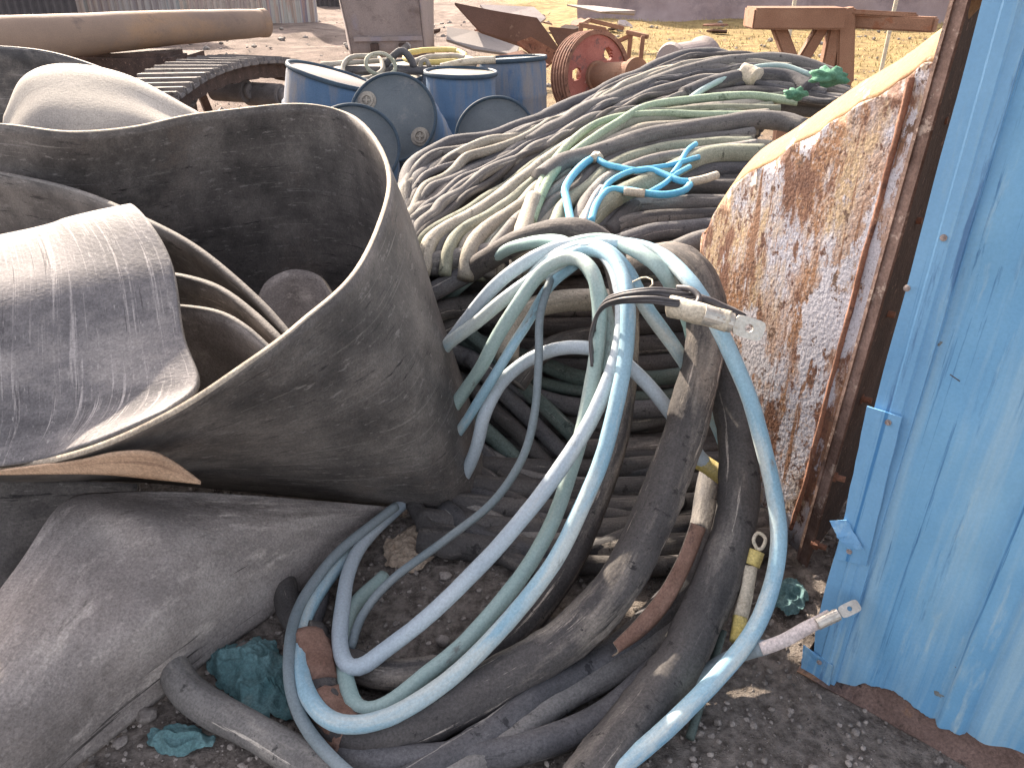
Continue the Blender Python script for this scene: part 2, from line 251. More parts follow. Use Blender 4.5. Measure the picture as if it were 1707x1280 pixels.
# ------------------------------------------------------------------ the ground
def gh(x, y):
    z = .012 * noise.noise(Vector((x * 2.1, y * 2.1, 0))) + .006 * noise.noise(Vector((x * 9, y * 9, 3)))
    k = min(1, max(0, (y - 8) / 8)); z += k * (.16 * noise.noise(Vector((x * .45, y * .45, 5))) + .06 * noise.noise(Vector((x * 1.7, y * 1.7, 9))))
    return z
def make_ground():
    xs = [-90, -60, -40, -28, -20, -14] + [-10 + i * .5 for i in range(14)] + [-3 + i * .06 for i in range(101)] + [3.5 + i * .5 for i in range(18)] + [14, 20, 28, 40, 60, 90]
    ys = [-30, -12, -5, -2, -1, 0] + [.5 + i * .05 for i in range(60)] + [3.6 + i * .2 for i in range(40)] + [11.8 + i * .5 for i in range(50)] + [38, 45, 60, 90, 160]
    vs = [(x, y, gh(x, y)) for y in ys for x in xs]; nx = len(xs)
    fs = [(j * nx + i, j * nx + i + 1, (j + 1) * nx + i + 1, (j + 1) * nx + i) for j in range(len(ys) - 1) for i in range(nx - 1)]
    me = bpy.data.meshes.new('ground'); me.from_pydata(vs, [], fs)
    m = bpy.data.materials.new('dirt'); m.use_nodes = True; n = m.node_tree; N = n.nodes; L = n.links; b = N['Principled BSDF']
    tc = N.new('ShaderNodeTexCoord'); sp = N.new('ShaderNodeSeparateXYZ'); L.new(tc.outputs['Object'], sp.inputs[0])
    def noi(s, d=8):
        t = N.new('ShaderNodeTexNoise'); t.inputs['Scale'].default_value = s; t.inputs['Detail'].default_value = d; t.inputs['Roughness'].default_value = .7; L.new(tc.outputs['Object'], t.inputs['Vector']); return t.outputs['Fac']
    def ramp(f, a, b_, p0=.35, p1=.65):
        r_ = N.new('ShaderNodeValToRGB'); e = r_.color_ramp.elements; e[0].position = p0; e[1].position = p1; e[0].color = (*a, 1); e[1].color = (*b_, 1); L.new(f, r_.inputs[0]); return r_.outputs[0]
    def math_(op, a, b_, c=None):
        x = N.new('ShaderNodeMath'); x.operation = op
        for i, v in enumerate((a, b_)):
            if isinstance(v, (int, float)): x.inputs[i].default_value = v
            else: L.new(v, x.inputs[i])
        return x.outputs[0]
    def mix(f, a, b_):
        x = N.new('ShaderNodeMix'); x.data_type = 'RGBA'; L.new(f, x.inputs[0]); L.new(a, x.inputs[6]); L.new(b_, x.inputs[7]); return x.outputs[2]
    def mrange(v, a, b_):
        x = N.new('ShaderNodeMapRange'); L.new(v, x.inputs[0]); x.inputs[1].default_value = a; x.inputs[2].default_value = b_; return x.outputs[0]
    near = ramp(noi(26, 14), (.12, .102, .09), (.36, .315, .28), .38, .62)
    far = ramp(noi(1.3, 12), (.12, .092, .078), (.27, .215, .185), .38, .62)
    straw = ramp(noi(2.3, 12), (.20, .14, .07), (.38, .29, .13), .38, .62)
    c = mix(mrange(math_('ADD', sp.outputs[1], math_('MULTIPLY', noi(.8, 3), 3)), 5.5, 9), near, far)
    fx = mrange(math_('ADD', math_('SUBTRACT', sp.outputs[0], math_('MULTIPLY', sp.outputs[1], -.02)), math_('MULTIPLY', noi(.5, 6), 2.4)), 0.7, 2.4)
    fy = mrange(math_('ADD', sp.outputs[1], math_('MULTIPLY', noi(.6, 5), 4)), 9, 12)
    c = mix(math_('MULTIPLY', fx, fy), c, straw)
    L.new(c, b.inputs['Base Color']); b.inputs['Roughness'].default_value = .95; b.inputs['Specular IOR Level'].default_value = .15
    bp = N.new('ShaderNodeBump'); bp.inputs['Strength'].default_value = 1; bp.inputs['Distance'].default_value = .03
    L.new(math_('ADD', noi(60, 12), noi(14, 6)), bp.inputs['Height']); L.new(bp.outputs[0], b.inputs['Normal'])
    o = link('ground', me, m); props(o, kind='structure'); return o
make_ground()
def rock(bm, c, s, sub=1):
    g = bmesh.ops.create_icosphere(bm, subdivisions=sub, radius=1); sc = (s * random.uniform(.8, 1.3), s * random.uniform(.7, 1.1), s * random.uniform(.5, .8)); o = random.random() * 50
    Rm = Matrix.Rotation(random.uniform(0, 6.3), 3, 'Z')
    for v in g['verts']:
        v.co *= 1 + .35 * noise.noise(v.co * 1.3 + Vector((o, o, o))); v.co = Rm @ Vector((v.co.x * sc[0], v.co.y * sc[1], v.co.z * sc[2])); v.co += Vector(c)
tb = bmesh.new(); bmesh.ops.create_icosphere(tb, subdivisions=1, radius=1); tv = [v.co.copy() for v in tb.verts]; tf = [tuple(v.index for v in f.verts) for f in tb.faces]; tb.free()
gv = []; gf = []
def grit(c, s):
    sc = (s * random.uniform(.8, 1.3), s * random.uniform(.7, 1.1), s * random.uniform(.5, .85)); a = random.uniform(0, 6.3); ca, sa = math.cos(a), math.sin(a); b = len(gv)
    for v in tv:
        k = random.uniform(.8, 1.2); x, y, z = v.x * sc[0] * k, v.y * sc[1] * k, v.z * sc[2] * k; gv.append((c[0] + x * ca - y * sa, c[1] + x * sa + y * ca, c[2] + z))
    gf.extend(tuple(b + k for k in f) for f in tf)
for i in range(22000):
    y = .95 + 2.4 * random.random() ** 1.2; x = random.uniform(-1.4, 1.3); s_ = .0016 + .0095 * random.random() ** 7
    grit((x, y, gh(x, y) + s_ * .2), s_)
for i in range(2500):
    y = 8 + 22 * random.random() ** 1.5; x = random.uniform(-.6, .6) * y; s_ = .012 + .08 * random.random() ** 7
    grit((x, y, gh(x, y) + s_ * .2), s_)
me = bpy.data.meshes.new('gravel'); me.from_pydata(gv, [], gf); props(link('gravel', me, gravel_m, smooth=False), 'small gravel and grit strewn over the dirt floor', 'gravel', kind='stuff')
stones = [(245, 1192, .024, 'tan stone on the dirt right of the muddy belt, nearest it'), (200, 1237, .014, 'small round stone alone near the bottom left corner'), (915, 1038, .022, 'pale stone inside the hose loop beside the blue hose'), (872, 1107, .018, 'pale stone beneath the blue hose loop, lower one'), (738, 1068, .02, 'grey stone in the middle of the hose loop'), (742, 960, .018, 'dim stone at the top of the ground inside the hose loop'),
          (405, 1090, .03, 'pale stone above the teal rag by the muddy belt'), (905, 1075, .014, 'little stone between the blue hose and the thick black cable')]
for (x, y, s, lab) in stones:
    bm = bmesh.new(); p = AZ(x, y, s * .5); rock(bm, p, s, 3); props(recenter(frombm('stone', bm, stone_m, smooth=True)), lab, 'stone', 'stones lying on the dirt')

# ------------------------------------------------------------------ rubber belts
def Z(l): return [AZ(*p) for p in l]
def Yl(l): return [AY(*p) for p in l]
BM = [belt_out, belt_rim]
# big standing loop
rim = [(-190, 210, .95), (-80, 200, 1.04), (0, 207, 1.07), (110, 220, 1.06), (220, 212, 1.06), (330, 190, 1.09), (480, 172, 1.11), (575, 186, 1.08), (628, 232, 1.05), (647, 305, 1.0), (600, 440, .95), (500, 540, .90), (400, 614, .85), (280, 690, .76), (130, 754, .63), (0, 780, .5), (-160, 786, .42)]
bot = [(-200, 590, .02), (-60, 580, .02), (30, 575, .02), (130, 570, .02), (250, 565, .02), (370, 560, .02), (500, 550, .02), (620, 560, .02), (730, 620, .02), (806, 762, .03), (765, 845, .02), (660, 842, .03), (520, 830, .08), (330, 806, .15), (150, 797, .14), (0, 795, .08), (-160, 800, .05)]
g0, g2 = Z(rim), Z(bot); g1 = []
cen = Vector((-1.2, 2.6, 0))
for a, b in zip(g0, g2):
    m_ = (a + b) / 2; d = m_ - cen; d.z = 0; g1.append(m_ + d.normalized() * (.04 if a.x < -.9 else .012))
t = thing('conveyor_belt_loop', 'largest black rubber belt standing on edge in a wide open loop with pale cut rim', 'rubber belt', (-1.1, 2.5, 0))
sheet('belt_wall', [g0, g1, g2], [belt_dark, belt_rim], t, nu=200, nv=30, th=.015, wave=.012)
# torn ply showing under the rim at front left
tp = [[(-20, 788, .478), (120, 772, .585), (200, 752, .655), (255, 752, .66), (330, 786, .50)], [(-20, 789, .46), (120, 786, .50), (200, 788, .50), (255, 797, .46), (335, 803, .44)]]
ply = M('bare_tan_ply', [(.3, (.36, .24, .16)), (.7, (.52, .37, .26))], 5, 7, .85, bump=.4, coord='UV', spots=[((.26, .17, .12), 3, .58, .08, (.3, 8, 1))])
sheet('torn_ply', [[AY(x, y, Y_) for (x, y, Y_) in ((-20, 786, 1.60), (120, 768, 1.515), (190, 754, 1.475), (250, 753, 1.46), (290, 770, 1.48), (335, 803, 1.50))], [AY(x, y, Y_) for (x, y, Y_) in ((-20, 791, 1.60), (120, 789, 1.53), (190, 791, 1.50), (250, 797, 1.49), (290, 801, 1.49), (335, 806, 1.50))]], ply, t, nu=30, nv=6, th=.006)
# second wall spiralling inside it
inner = thing('belt_coil', 'dark belt layer with grey edge curving inside the largest loop', 'rubber belt', AZ(250, 600, 0))
r0 = Yl([(-190, 268, 3.2), (-60, 280, 3.15), (40, 296, 3.05), (140, 322, 2.9), (240, 365, 2.65), (330, 415, 2.45), (430, 500, 2.2), (505, 585, 2.0)])
r1 = [Vector((p.x, p.y + .05 + .3 * i / 7, .02)) for i, p in enumerate(r0)]
sheet('coil_wall', [r0, [(a + b) / 2 + Vector((.03, .03, 0)) for a, b in zip(r0, r1)], r1], [belt_dark, belt_rim_d], inner, nu=70, nv=14, th=.02)
r0 = Yl([(250, 452, 2.35), (310, 461, 2.3), (365, 480, 2.22), (420, 520, 2.1), (475, 575, 1.95), (520, 640, 1.85)])
r1 = [Vector((p.x, p.y + .05 + .4 * i / 5, .05)) for i, p in enumerate(r0)]
sheet('coil_inner_wall', [r0, [(a + b) / 2 for a, b in zip(r0, r1)], r1], [belt_dark, belt_rim_d], inner, nu=50, nv=12, th=.02)
r0 = Yl([(250, 508, 2.15), (310, 510, 2.1), (365, 520, 2.0), (410, 545, 1.9), (460, 590, 1.8)])
r1 = [Vector((p.x, p.y + .02 + .3 * i / 4, .15)) for i, p in enumerate(r0)]
o = sheet('belt_flap', [r0, [(a + b) / 2 for a, b in zip(r0, r1)], r1], [belt_mud, belt_rim_d], nu=40, nv=12)
props(o, 'short brownish belt flap tucked inside the largest loop below the grey edge', 'rubber belt')
r0 = Yl([(425, 520, 2.75), (440, 475, 2.8), (470, 454, 2.85), (500, 450, 2.9), (535, 462, 2.9), (560, 500, 2.8)])
r1 = [Vector((p.x + .05, p.y - .18, max(.05, p.z - .5))) for p in r0]
props(sheet('belt_roll_end', [r0, [(a + b) / 2 + Vector((0, -.03, .03)) for a, b in zip(r0, r1)], r1], [belt_mud, belt_rim], nu=40, nv=12), 'small rounded belt end seen deep inside the largest loop', 'rubber belt')
# draped flap inside the loop
C_ = [[(-480, 540, 3.0), (80, 450, 2.9), (160, 440, 2.85), (225, 425, 2.8)], [(-480, 495, 2.45), (20, 390, 2.42), (120, 364, 2.38), (215, 347, 2.33)],  # left end runs out of view, lengthened to shade the muddy fold
      [(-480, 560, 2.0), (30, 465, 2.0), (165, 445, 2.0), (280, 425, 2.0)], [(-480, 650, 1.8), (30, 590, 1.8), (190, 575, 1.8), (308, 555, 1.8)],
      [(-480, 740, 1.70), (30, 700, 1.68), (190, 672, 1.66), (330, 640, 1.64)], [(-480, 805, 1.62), (0, 776, 1.60), (130, 748, 1.535), (275, 688, 1.51)]]
props(sheet('draped_belt', [Yl(r_) for r_ in C_], [belt_in, belt_rim_d], nu=60, nv=70, th=.014, wave=.014), 'dusty grey belt draped over like a saddle in the middle of the largest loop', 'rubber belt')
# rolls behind
t = thing('belt_roll', 'rear belt roll with dark outer wrap and pale sunlit inner curl at far left', 'rubber belt', AZ(120, 330, 0))
r0 = Yl([(-190, 90, 4.6), (-80, 76, 4.7), (0, 77, 4.7), (80, 86, 4.6), (160, 110, 4.5), (250, 150, 4.3), (340, 195, 4.1), (400, 260, 4.0)])
r1 = [Vector((p.x, p.y, .02)) for p in r0]
sheet('outer_wrap', [r0, [(a + b) / 2 for a, b in zip(r0, r1)], r1], [belt_out, belt_in], t, nu=60, nv=16, th=.02)
D_ = [[(-5, 330, 4.6), (50, 200, 4.7), (110, 180, 4.7), (200, 190, 4.6), (320, 250, 4.4)], [(8, 200, 4.1), (40, 132, 4.2), (105, 110, 4.25), (210, 128, 4.1), (335, 194, 3.9)], [(5, 230, 3.95), (50, 165, 3.95), (110, 150, 3.95), (210, 165, 3.85), (330, 215, 3.75)], [(5, 280, 3.8), (50, 240, 3.75), (120, 240, 3.7), (210, 240, 3.65), (325, 250, 3.6)], [(5, 420, 3.75), (50, 420, 3.7), (120, 420, 3.65), (210, 420, 3.6), (325, 420, 3.55)]]
sheet('inner_curl', [Yl(r_) for r_ in D_], [belt_pale, belt_rim], t, nu=60, nv=40, th=.016)
# muddy fold in front
E_ = [[(-150, 1180, .36), (-60, 1080, .42), (20, 955, .46), (98, 842, .47), (180, 826, .45), (300, 826, .41), (450, 832, .28), (560, 838, .16), (668, 845, .05)],
      [(-130, 1230, .36), (-20, 1130, .42), (80, 1010, .44), (170, 910, .45), (250, 880, .43), (350, 870, .38), (470, 862, .25), (570, 852, .14), (668, 847, .045)],
      [(-80, 1310, .24), (40, 1220, .28), (130, 1120, .31), (230, 1040, .30), (320, 985, .28), (410, 930, .22), (510, 895, .15), (590, 868, .08), (668, 849, .04)],
      [(-10, 1440, .0), (90, 1305, .01), (175, 1235, .01), (265, 1165, .01), (355, 1095, .01), (445, 1028, .01), (533, 955, .01), (600, 902, .01), (668, 851, .01)]]
E_ = [[(x, y, z * (.72 if x < 200 and k < 3 else .86 if x < 400 and k < 3 else 1)) for (x, y, z) in r_] for k, r_ in enumerate(E_)]
props(sheet('folded_belt', [Z(r_) for r_ in E_], [belt_mud, belt_rim], nu=110, nv=60, th=.014, wave=.02), 'mud caked brown belt fold bulging to a point at lower left', 'rubber belt')
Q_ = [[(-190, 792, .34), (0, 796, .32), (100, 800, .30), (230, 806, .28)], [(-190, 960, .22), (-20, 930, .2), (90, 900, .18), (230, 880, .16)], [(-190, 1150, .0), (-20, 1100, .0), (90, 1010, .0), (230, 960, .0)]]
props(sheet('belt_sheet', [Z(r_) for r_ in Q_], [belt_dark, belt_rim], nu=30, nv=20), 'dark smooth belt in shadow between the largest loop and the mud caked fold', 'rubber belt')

# ------------------------------------------------------------------ blue steel booth at right
PB = Vector((.78, 1.42, 0)); PU = Vector((.745, -.667, 0)).normalized(); PN = Vector((-PU.y * -1, -PU.x, 0)).normalized()
PN = Vector((PU.y, -PU.x, 0)).normalized()
if PN.y > 0: PN = -PN
def onp(px, py, off=0):
    """(s, z) of a pixel on the panel plane"""
    d = ray(px, py); t_ = ((PB + PN * off) - CAM).dot(PN) / d.dot(PN); p = CAM + d * t_; return (p - PB).dot(PU), p.z
def pp(s, z, off=0): return PB + PU * s + PN * off + Vector((0, 0, z))
booth = thing('blue_steel_booth', 'light blue painted corrugated steel booth wall at the right edge', 'booth', PB)
tear = [onp(*q) for q in ((1340, 1112), (1375, 1148), (1408, 1150), (1439, 1139), (1484, 1152), (1534, 1189), (1563, 1208), (1613, 1230), (1679, 1268), (1760, 1300))]
def tear_z(s):
    if s <= tear[0][0]: return tear[0][1]
    for (a, za), (b, zb) in zip(tear, tear[1:]):
        if a <= s <= b: return za + (zb - za) * (s - a) / (b - a)
    return tear[-1][1]
sT = onp(1483, 830)[0]
def prof(s):
    if s < sT: return .0
    x = (s - sT - .002); o = -.012 if x < .004 else -.012
    k = (x - .16) / .20; f = k - math.floor(k)
    if x > .10: o += .016 * max(0, min(1, (.16 - abs(f - .5)) / .05))
    return o
W_ = 1.5; ns = 420; nz = 110; HT = 2.15; vs = []; fs = []
for i in range(ns + 1):
    s = sT + (W_ - sT) * (i / ns); zb = tear_z(s) + .008 * noise.noise(Vector((s * 60, 1, 0))) + .004 * noise.noise(Vector((s * 190, 1, 0)))
    for j in range(nz + 1):
        f = (j / nz) ** 1.5; z = zb + (HT - zb) * f
        o = prof(s) + .010 * noise.noise(Vector((s * 3, z * 2, 0))) + .005 * noise.noise(Vector((s * 11, z * 7, 4))) + .02 * max(0, .12 - (z - zb)) * noise.noise(Vector((s * 14, z * 9, 7))) * 4
        vs.append(pp(s, z, o))
for i in range(ns):
    for j in range(nz):
        a = i * (nz + 1) + j; fs.append((a, a + 1, a + nz + 2, a + nz + 1))
me = bpy.data.meshes.new('wall_sheet'); me.from_pydata(vs, [], fs); o = link('wall_sheet', me, [blue_p, rust_mid], booth)
so = o.modifiers.new('solid', 'SOLIDIFY'); so.thickness = .003; so.offset = -1
# corner trim with a step
vs = []; fs = []; cols_ = []; ss = [(-.001, -.045), (0, 0.004), (.03, .006), (.034, .010), (.055, .011), (.059, .006), (sT - .012, .006), (sT + .002, .007), (sT + .003, -.016)]
zt = [tear[0][1] + i / 60 * (HT - tear[0][1]) for i in range(61)]
for (s, o) in ss:
    for z in zt:
        edge = 1 if s <= 0 else 0
        vs.append(pp(s + edge * .004 * noise.noise(Vector((z * 5, 0, 0))) + (.02 * max(0, .14 - (z - zt[0])) / .14 * edge), z - (.03 if s > .03 else 0) * (z == zt[0]), o + .004 * noise.noise(Vector((s * 9, z * 4, 3)))))
nn = len(zt)
for i in range(len(ss) - 1):
    for j in range(nn - 1):
        a = i * nn + j; fs.append((a, a + 1, a + nn + 1, a + nn))
me = bpy.data.meshes.new('corner_trim'); me.from_pydata(vs, [], fs); link('corner_trim', me, blue_t, booth, smooth=False)
# overlapping patch strip on the lower part of the trim
def quadplate(name, corners, off, th, m, par, bend=None):
    bm = bmesh.new(); n_ = 12; P0 = [onp(*c) for c in corners]; g = []
    for j in range(n_ + 1):
        a = (P0[0][0] + (P0[3][0] - P0[0][0]) * j / n_, P0[0][1] + (P0[3][1] - P0[0][1]) * j / n_); b = (P0[1][0] + (P0[2][0] - P0[1][0]) * j / n_, P0[1][1] + (P0[2][1] - P0[1][1]) * j / n_)
        rw = []
        for i in range(7):
            f = i / 6; e = 0 if 0 < f < 1 else .0025 * noise.noise(Vector((j * 1.1, i, 2)))
            oo = off + (bend(f, j / n_) if bend else 0) + .0015 * noise.noise(Vector((j * .5, i * .5, 4)))
            rw.append(bm.verts.new(pp(a[0] + (b[0] - a[0]) * f + e, a[1] + (b[1] - a[1]) * f + e, oo)))
        g.append(rw)
    for j in range(n_):
        for i in range(6): bm.faces.new((g[j][i], g[j][i + 1], g[j + 1][i + 1], g[j + 1][i]))
    o = frombm(name, bm, m, par, smooth=False); so = o.modifiers.new('s', 'SOLIDIFY'); so.thickness = th; so.offset = 0; return o
quadplate('patch_strip', [(1450, 672), (1508, 690), (1449, 936), (1398, 925)], .016, .004, blue_t, booth)
quadplate('bent_tab', [(1393, 856), (1418, 858), (1446, 906), (1424, 902)], .024, .003, blue_t, booth, bend=lambda f, g: .022 * (1 - f) * (1 - abs(g - .5)))
quadplate('lower_patch', [(1343, 1070), (1392, 1104), (1386, 1140), (1338, 1118)], .013, .003, blue_t, booth)
for (x, y) in ((1576, 394), (1515, 478), (1486, 698), (1415, 866), (1421, 912), (1371, 1096)):
    s, z = onp(x, y); bm = bmesh.new(); c = pp(s, z, .010 if y < 600 else .0185)
    cyl(bm, c, c + PN * .003, .0065, 16); cyl(bm, c + PN * .003, c + PN * .0065, .0038, 6); frombm('screw', bm, screw_m, booth)
# rusted dent slot
s, z = onp(1590, 632); bm = bmesh.new(); bx(bm, pp(s, z, -.0078), (.022, .0012, .0022), Matrix((PU, PN, Vector((0, 0, 1)))).transposed() @ Matrix.Rotation(R(22), 3, 'Y')); frombm('cut_slot', bm, rust_dark, booth)
def stain(name, px, py, r_, m, lab=None):
    s, z = onp(px, py); bm = bmesh.new(); o = random.random() * 30; c = bm.verts.new(pp(s, z, -.0095)); rg = []
    for k in range(28):
        an = k / 28 * 6.283; q = r_ * (1 + .7 * noise.noise(Vector((math.cos(an) * 1.6 + o, math.sin(an) * 1.6, 0)))); rg.append(bm.verts.new(pp(s + math.cos(an) * q * 1.3, z + math.sin(an) * q * .8, -.0095)))
    for k in range(28): bm.faces.new((c, rg[k], rg[(k + 1) % 28]))
    frombm(name, bm, m, booth)
rust_st = M('rust_stain_paint', [(.35, (.13, .11, .08)), (.65, (.20, .24, .26))], 60, 6, .8, bump=.3)
bare = M('bare_scraped_metal', [(.35, (.34, .33, .30)), (.65, (.40, .46, .48))], 40, 6, .7, bump=.3)
for q in ((1576, 394), (1515, 478), (1486, 698), (1371, 1096)): pass
stain('rust_stain', 1571, 578, .010, rust_st); stain('scraped_patch', 1670, 330, .008, bare); stain('scraped_patch', 1545, 930, .006, bare); stain('rust_stain', 1600, 1120, .007, rust_mid); stain('rust_stain', 1560, 1160, .009, rust_st); stain('rust_stain', 1622, 600, .005, rust_mid); stain('scraped_patch', 1586, 634, .012, bare)
# rusty sill below
bm = bmesh.new(); zz = .0
a = pp(-.015, .045, -.03); b = pp(1.5, .045, -.03); n_ = 60; g = []
for i in range(n_ + 1):
    s = -.012 + i / n_ * 1.5; top = min(.2, tear_z(max(s, 0)) + .035); rw = []
    for (o, z) in ((-.025, top), (-.004, top * .45), (.028, .004), (.02, -.01), (-.08, -.01), (-.08, top)):
        rw.append(bm.verts.new(pp(s, z + .004 * noise.noise(Vector((s * 20, z * 20, 0))), o + .004 * noise.noise(Vector((s * 12, z * 30, 5))))))
    g.append(rw)
for i in range(n_):
    for k in range(5): bm.faces.new((g[i][k], g[i + 1][k], g[i + 1][k + 1], g[i][k + 1]))
bm.faces.new(g[0]); frombm('base_rail', bm, rust_base, booth)
# return side of the booth (goes away from the camera at the corner)
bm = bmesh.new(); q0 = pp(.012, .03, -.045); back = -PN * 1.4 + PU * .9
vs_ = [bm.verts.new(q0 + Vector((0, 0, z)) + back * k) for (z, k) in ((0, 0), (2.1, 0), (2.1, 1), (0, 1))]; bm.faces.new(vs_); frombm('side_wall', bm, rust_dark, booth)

# ------------------------------------------------------------------ rusty steel bucket
RB = Vector((.92, 1.85, 0)); RU = Vector((-.35, .937, 0)).normalized(); RN = Vector((-RU.y, RU.x, 0)).normalized()
if RN.y > 0: RN = -RN
def onr(px, py):
    d = ray(px, py); t_ = (RB - CAM).dot(RN) / d.dot(RN); p = CAM + d * t_; return (p - RB).dot(RU), p.z
def rp(s, z, off=0): return RB + RU * s + RN * off + Vector((0, 0, z))
bucket = thing('rusty_steel_bucket', 'rusty peeling white steel side plate of a bucket standing between cables and blue booth', 'steel bucket', RB)
sL, zL = onr(1603, 0)
def lean(z): return sL * z / zL
outl = [onr(*q) for q in ((1340, 925), (1300, 880), (1262, 840), (1225, 745), (1180, 560), (1158, 400), (1166, 355), (1195, 300), (1235, 255), (1290, 220), (1345, 180), (1400, 140), (1470, 95), (1530, 45), (1585, 5), (1615, -60))]
dense = spline([Vector((a, b, 0)) for a, b in outl], 110); K0 = 30
def boff(s, z): return .02 * math.sin(s * 4) + .006 * noise.noise(Vector((s * 5, z * 5, 0)))
inset = []
for i, v in enumerate(dense):
    T_ = (dense[min(i + 1, 110)] - dense[max(i - 1, 0)]).normalized(); n_ = Vector((T_.y, -T_.x, 0))
    if n_.dot(Vector((0, .7, 0)) - v) < 0: n_ = -n_
    k = max(0, min(1, (i - K0) / 10)) * .085 * (1 + .18 * noise.noise(Vector((i * .22, 0, 0)))); q = v + n_ * k
    inset.append(Vector((max(q.x, lean(q.y)), q.y, 0)))
bm = bmesh.new(); poly = [Vector((-.01, -.01, 0))] + inset + [Vector((lean(1.95) - .01, 1.95, 0))]; vv = []
for q in poly:
    if not vv or (q - vv[-1]).length > .004: vv.append(q)
bm.faces.new([bm.verts.new(q) for q in vv]); bmesh.ops.triangulate(bm, faces=list(bm.faces))
for k in range(-1, 24):
    for no in ((1, 0, 0), (0, 1, 0)):
        bmesh.ops.bisect_plane(bm, geom=list(bm.verts) + list(bm.edges) + list(bm.faces), plane_co=(k * .085, k * .085, 0), plane_no=no)
for v in bm.verts: q = v.co.copy(); v.co = rp(q.x, q.y, boff(q.x, q.y))
o = frombm('side_plate', bm, rust_paint, bucket, smooth=True); so = o.modifiers.new('s', 'SOLIDIFY'); so.thickness = .008
bm = bmesh.new(); g = []  # plate edge bent upwards to make the sunlit band, tinted warm
for i in range(K0, 111):
    a, b = inset[i], dense[i]; rw = []
    for k in range(7):
        f = k / 6; q = a.lerp(b, f); rw.append(bm.verts.new(rp(q.x, q.y, boff(q.x, q.y) + .001 - .085 * f ** 1.3 * min(1, (i - K0) / 10)) + Vector((0, 0, .002 * noise.noise(Vector((i * .5, k, 0)))))))
    g.append(rw)
for i in range(len(g) - 1):
    for k in range(6): bm.faces.new((g[i][k], g[i][k + 1], g[i + 1][k + 1], g[i + 1][k]))
o = frombm('sun_facing_lip', bm, rust_sun_lip, bucket, smooth=True); so = o.modifiers.new('s', 'SOLIDIFY'); so.thickness = .008
# weld seam ridge and flange
a = [AY(*q) for q in ()]
def seam(name, pix, r, m, off=.01):
    pts = [rp(*onr(x, y), off) for x, y in pix]; return tube(name, pts, r, m, bucket, seg=8, step=.012, wob=.5, jit=.006)
seam('weld_seam', [(1525, 130), (1500, 230), (1470, 345), (1432, 480), (1395, 620), (1360, 760), (1325, 880)], .008, rust_mid, .012)
bm = bmesh.new(); fl = [onr(1566, 120), onr(1340, 925)]
bar(bm, rp(lean(2.0), 2.0, .012), rp(0, .0, .012), .030, .010); bar(bm, rp(lean(2.0) - .017, 2.0, .018), rp(-.017, -.01, .018), .008, .036)
frombm('flange', bm, M('rust_flange', [(.36, (.10, .062, .05)), (.64, (.24, .165, .14))], 9, 9, .85, bump=.8, spots=[((.34, .27, .23), 20, .58, .04, one)]), bucket)
# dark back plate with bolts
BU = Vector((.62, .785, 0)).normalized()
bm = bmesh.new(); g = []
for i in range(31):
    rw = []
    for j in range(31):
        s = i / 30 * 1.0; z = j / 30 * 2.5; q = RB + RU * (-.02 + lean(z)) + BU * s + Vector((0, 0, z)); rw.append(bm.verts.new(q + Vector(noise.noise_vector(q * 7)) * .008))
    g.append(rw)
for i in range(30):
    for j in range(30): bm.faces.new((g[i][j], g[i + 1][j], g[i + 1][j + 1], g[i][j + 1]))
frombm('back_plate', bm, rust_dark, bucket, smooth=True)
BN = Vector((BU.y, -BU.x, 0))
for (x, y) in ((1545, 200), (1505, 365), (1462, 520), (1425, 662), (1382, 792), (1352, 905)):
    d = ray(x, y); P0_ = RB + RU * -.02; t_ = (P0_ - CAM).dot(BN) / d.dot(BN); c = CAM + d * t_
    bm = bmesh.new(); D_ir = (BN * .9 + Vector((.1, 0, .05))).normalized(); cyl(bm, c, c + D_ir * .045, .009, 12); cyl(bm, c + D_ir * .008, c + D_ir * .022, .016, 6); frombm('bolt', bm, rust_mid, bucket)

# ------------------------------------------------------------------ the cable heap
HG = 'dusty cables lying in the long heap'
def heapY(py): 
    tab = [(80, 4.9), (130, 4.6), (200, 4.1), (300, 3.5), (400, 2.95), (430, 2.85), (560, 2.62), (700, 2.38), (800, 2.2), (900, 2.02), (960, 1.9)]
    if py <= tab[0][0]: return tab[0][1]
    for (a, ya), (b, yb) in zip(tab, tab[1:]):
        if a <= py <= b: return ya + (yb - ya) * (py - a) / (b - a)
    return tab[-1][1]
def lowest(p, x, y): return p if p.z > .035 else AZ(x, y, .035)
def heap(pts, dy=0): return [lowest(AY(x, y, heapY(y) + dy), x, y) for x, y in pts]
def cable(pts, r, m, label, group=None, cat='cable', name='cable', **k):
    k.setdefault('wob', .06); k.setdefault('seg', 12)
    o = tube(name, pts, r, m, **k); recenter(o); props(o, label, cat, group); return o
def lerpc(A, B, f, sh=0): return [(a[0] + (b[0] - a[0]) * f, a[1] + (b[1] - a[1]) * f + sh) for a, b in zip(A, B)]
ords = ['topmost', 'second', 'third', 'fourth', 'fifth', 'sixth', 'seventh', 'eighth', 'ninth', 'tenth', 'eleventh', 'twelfth', 'thirteenth', 'fourteenth', 'fifteenth']
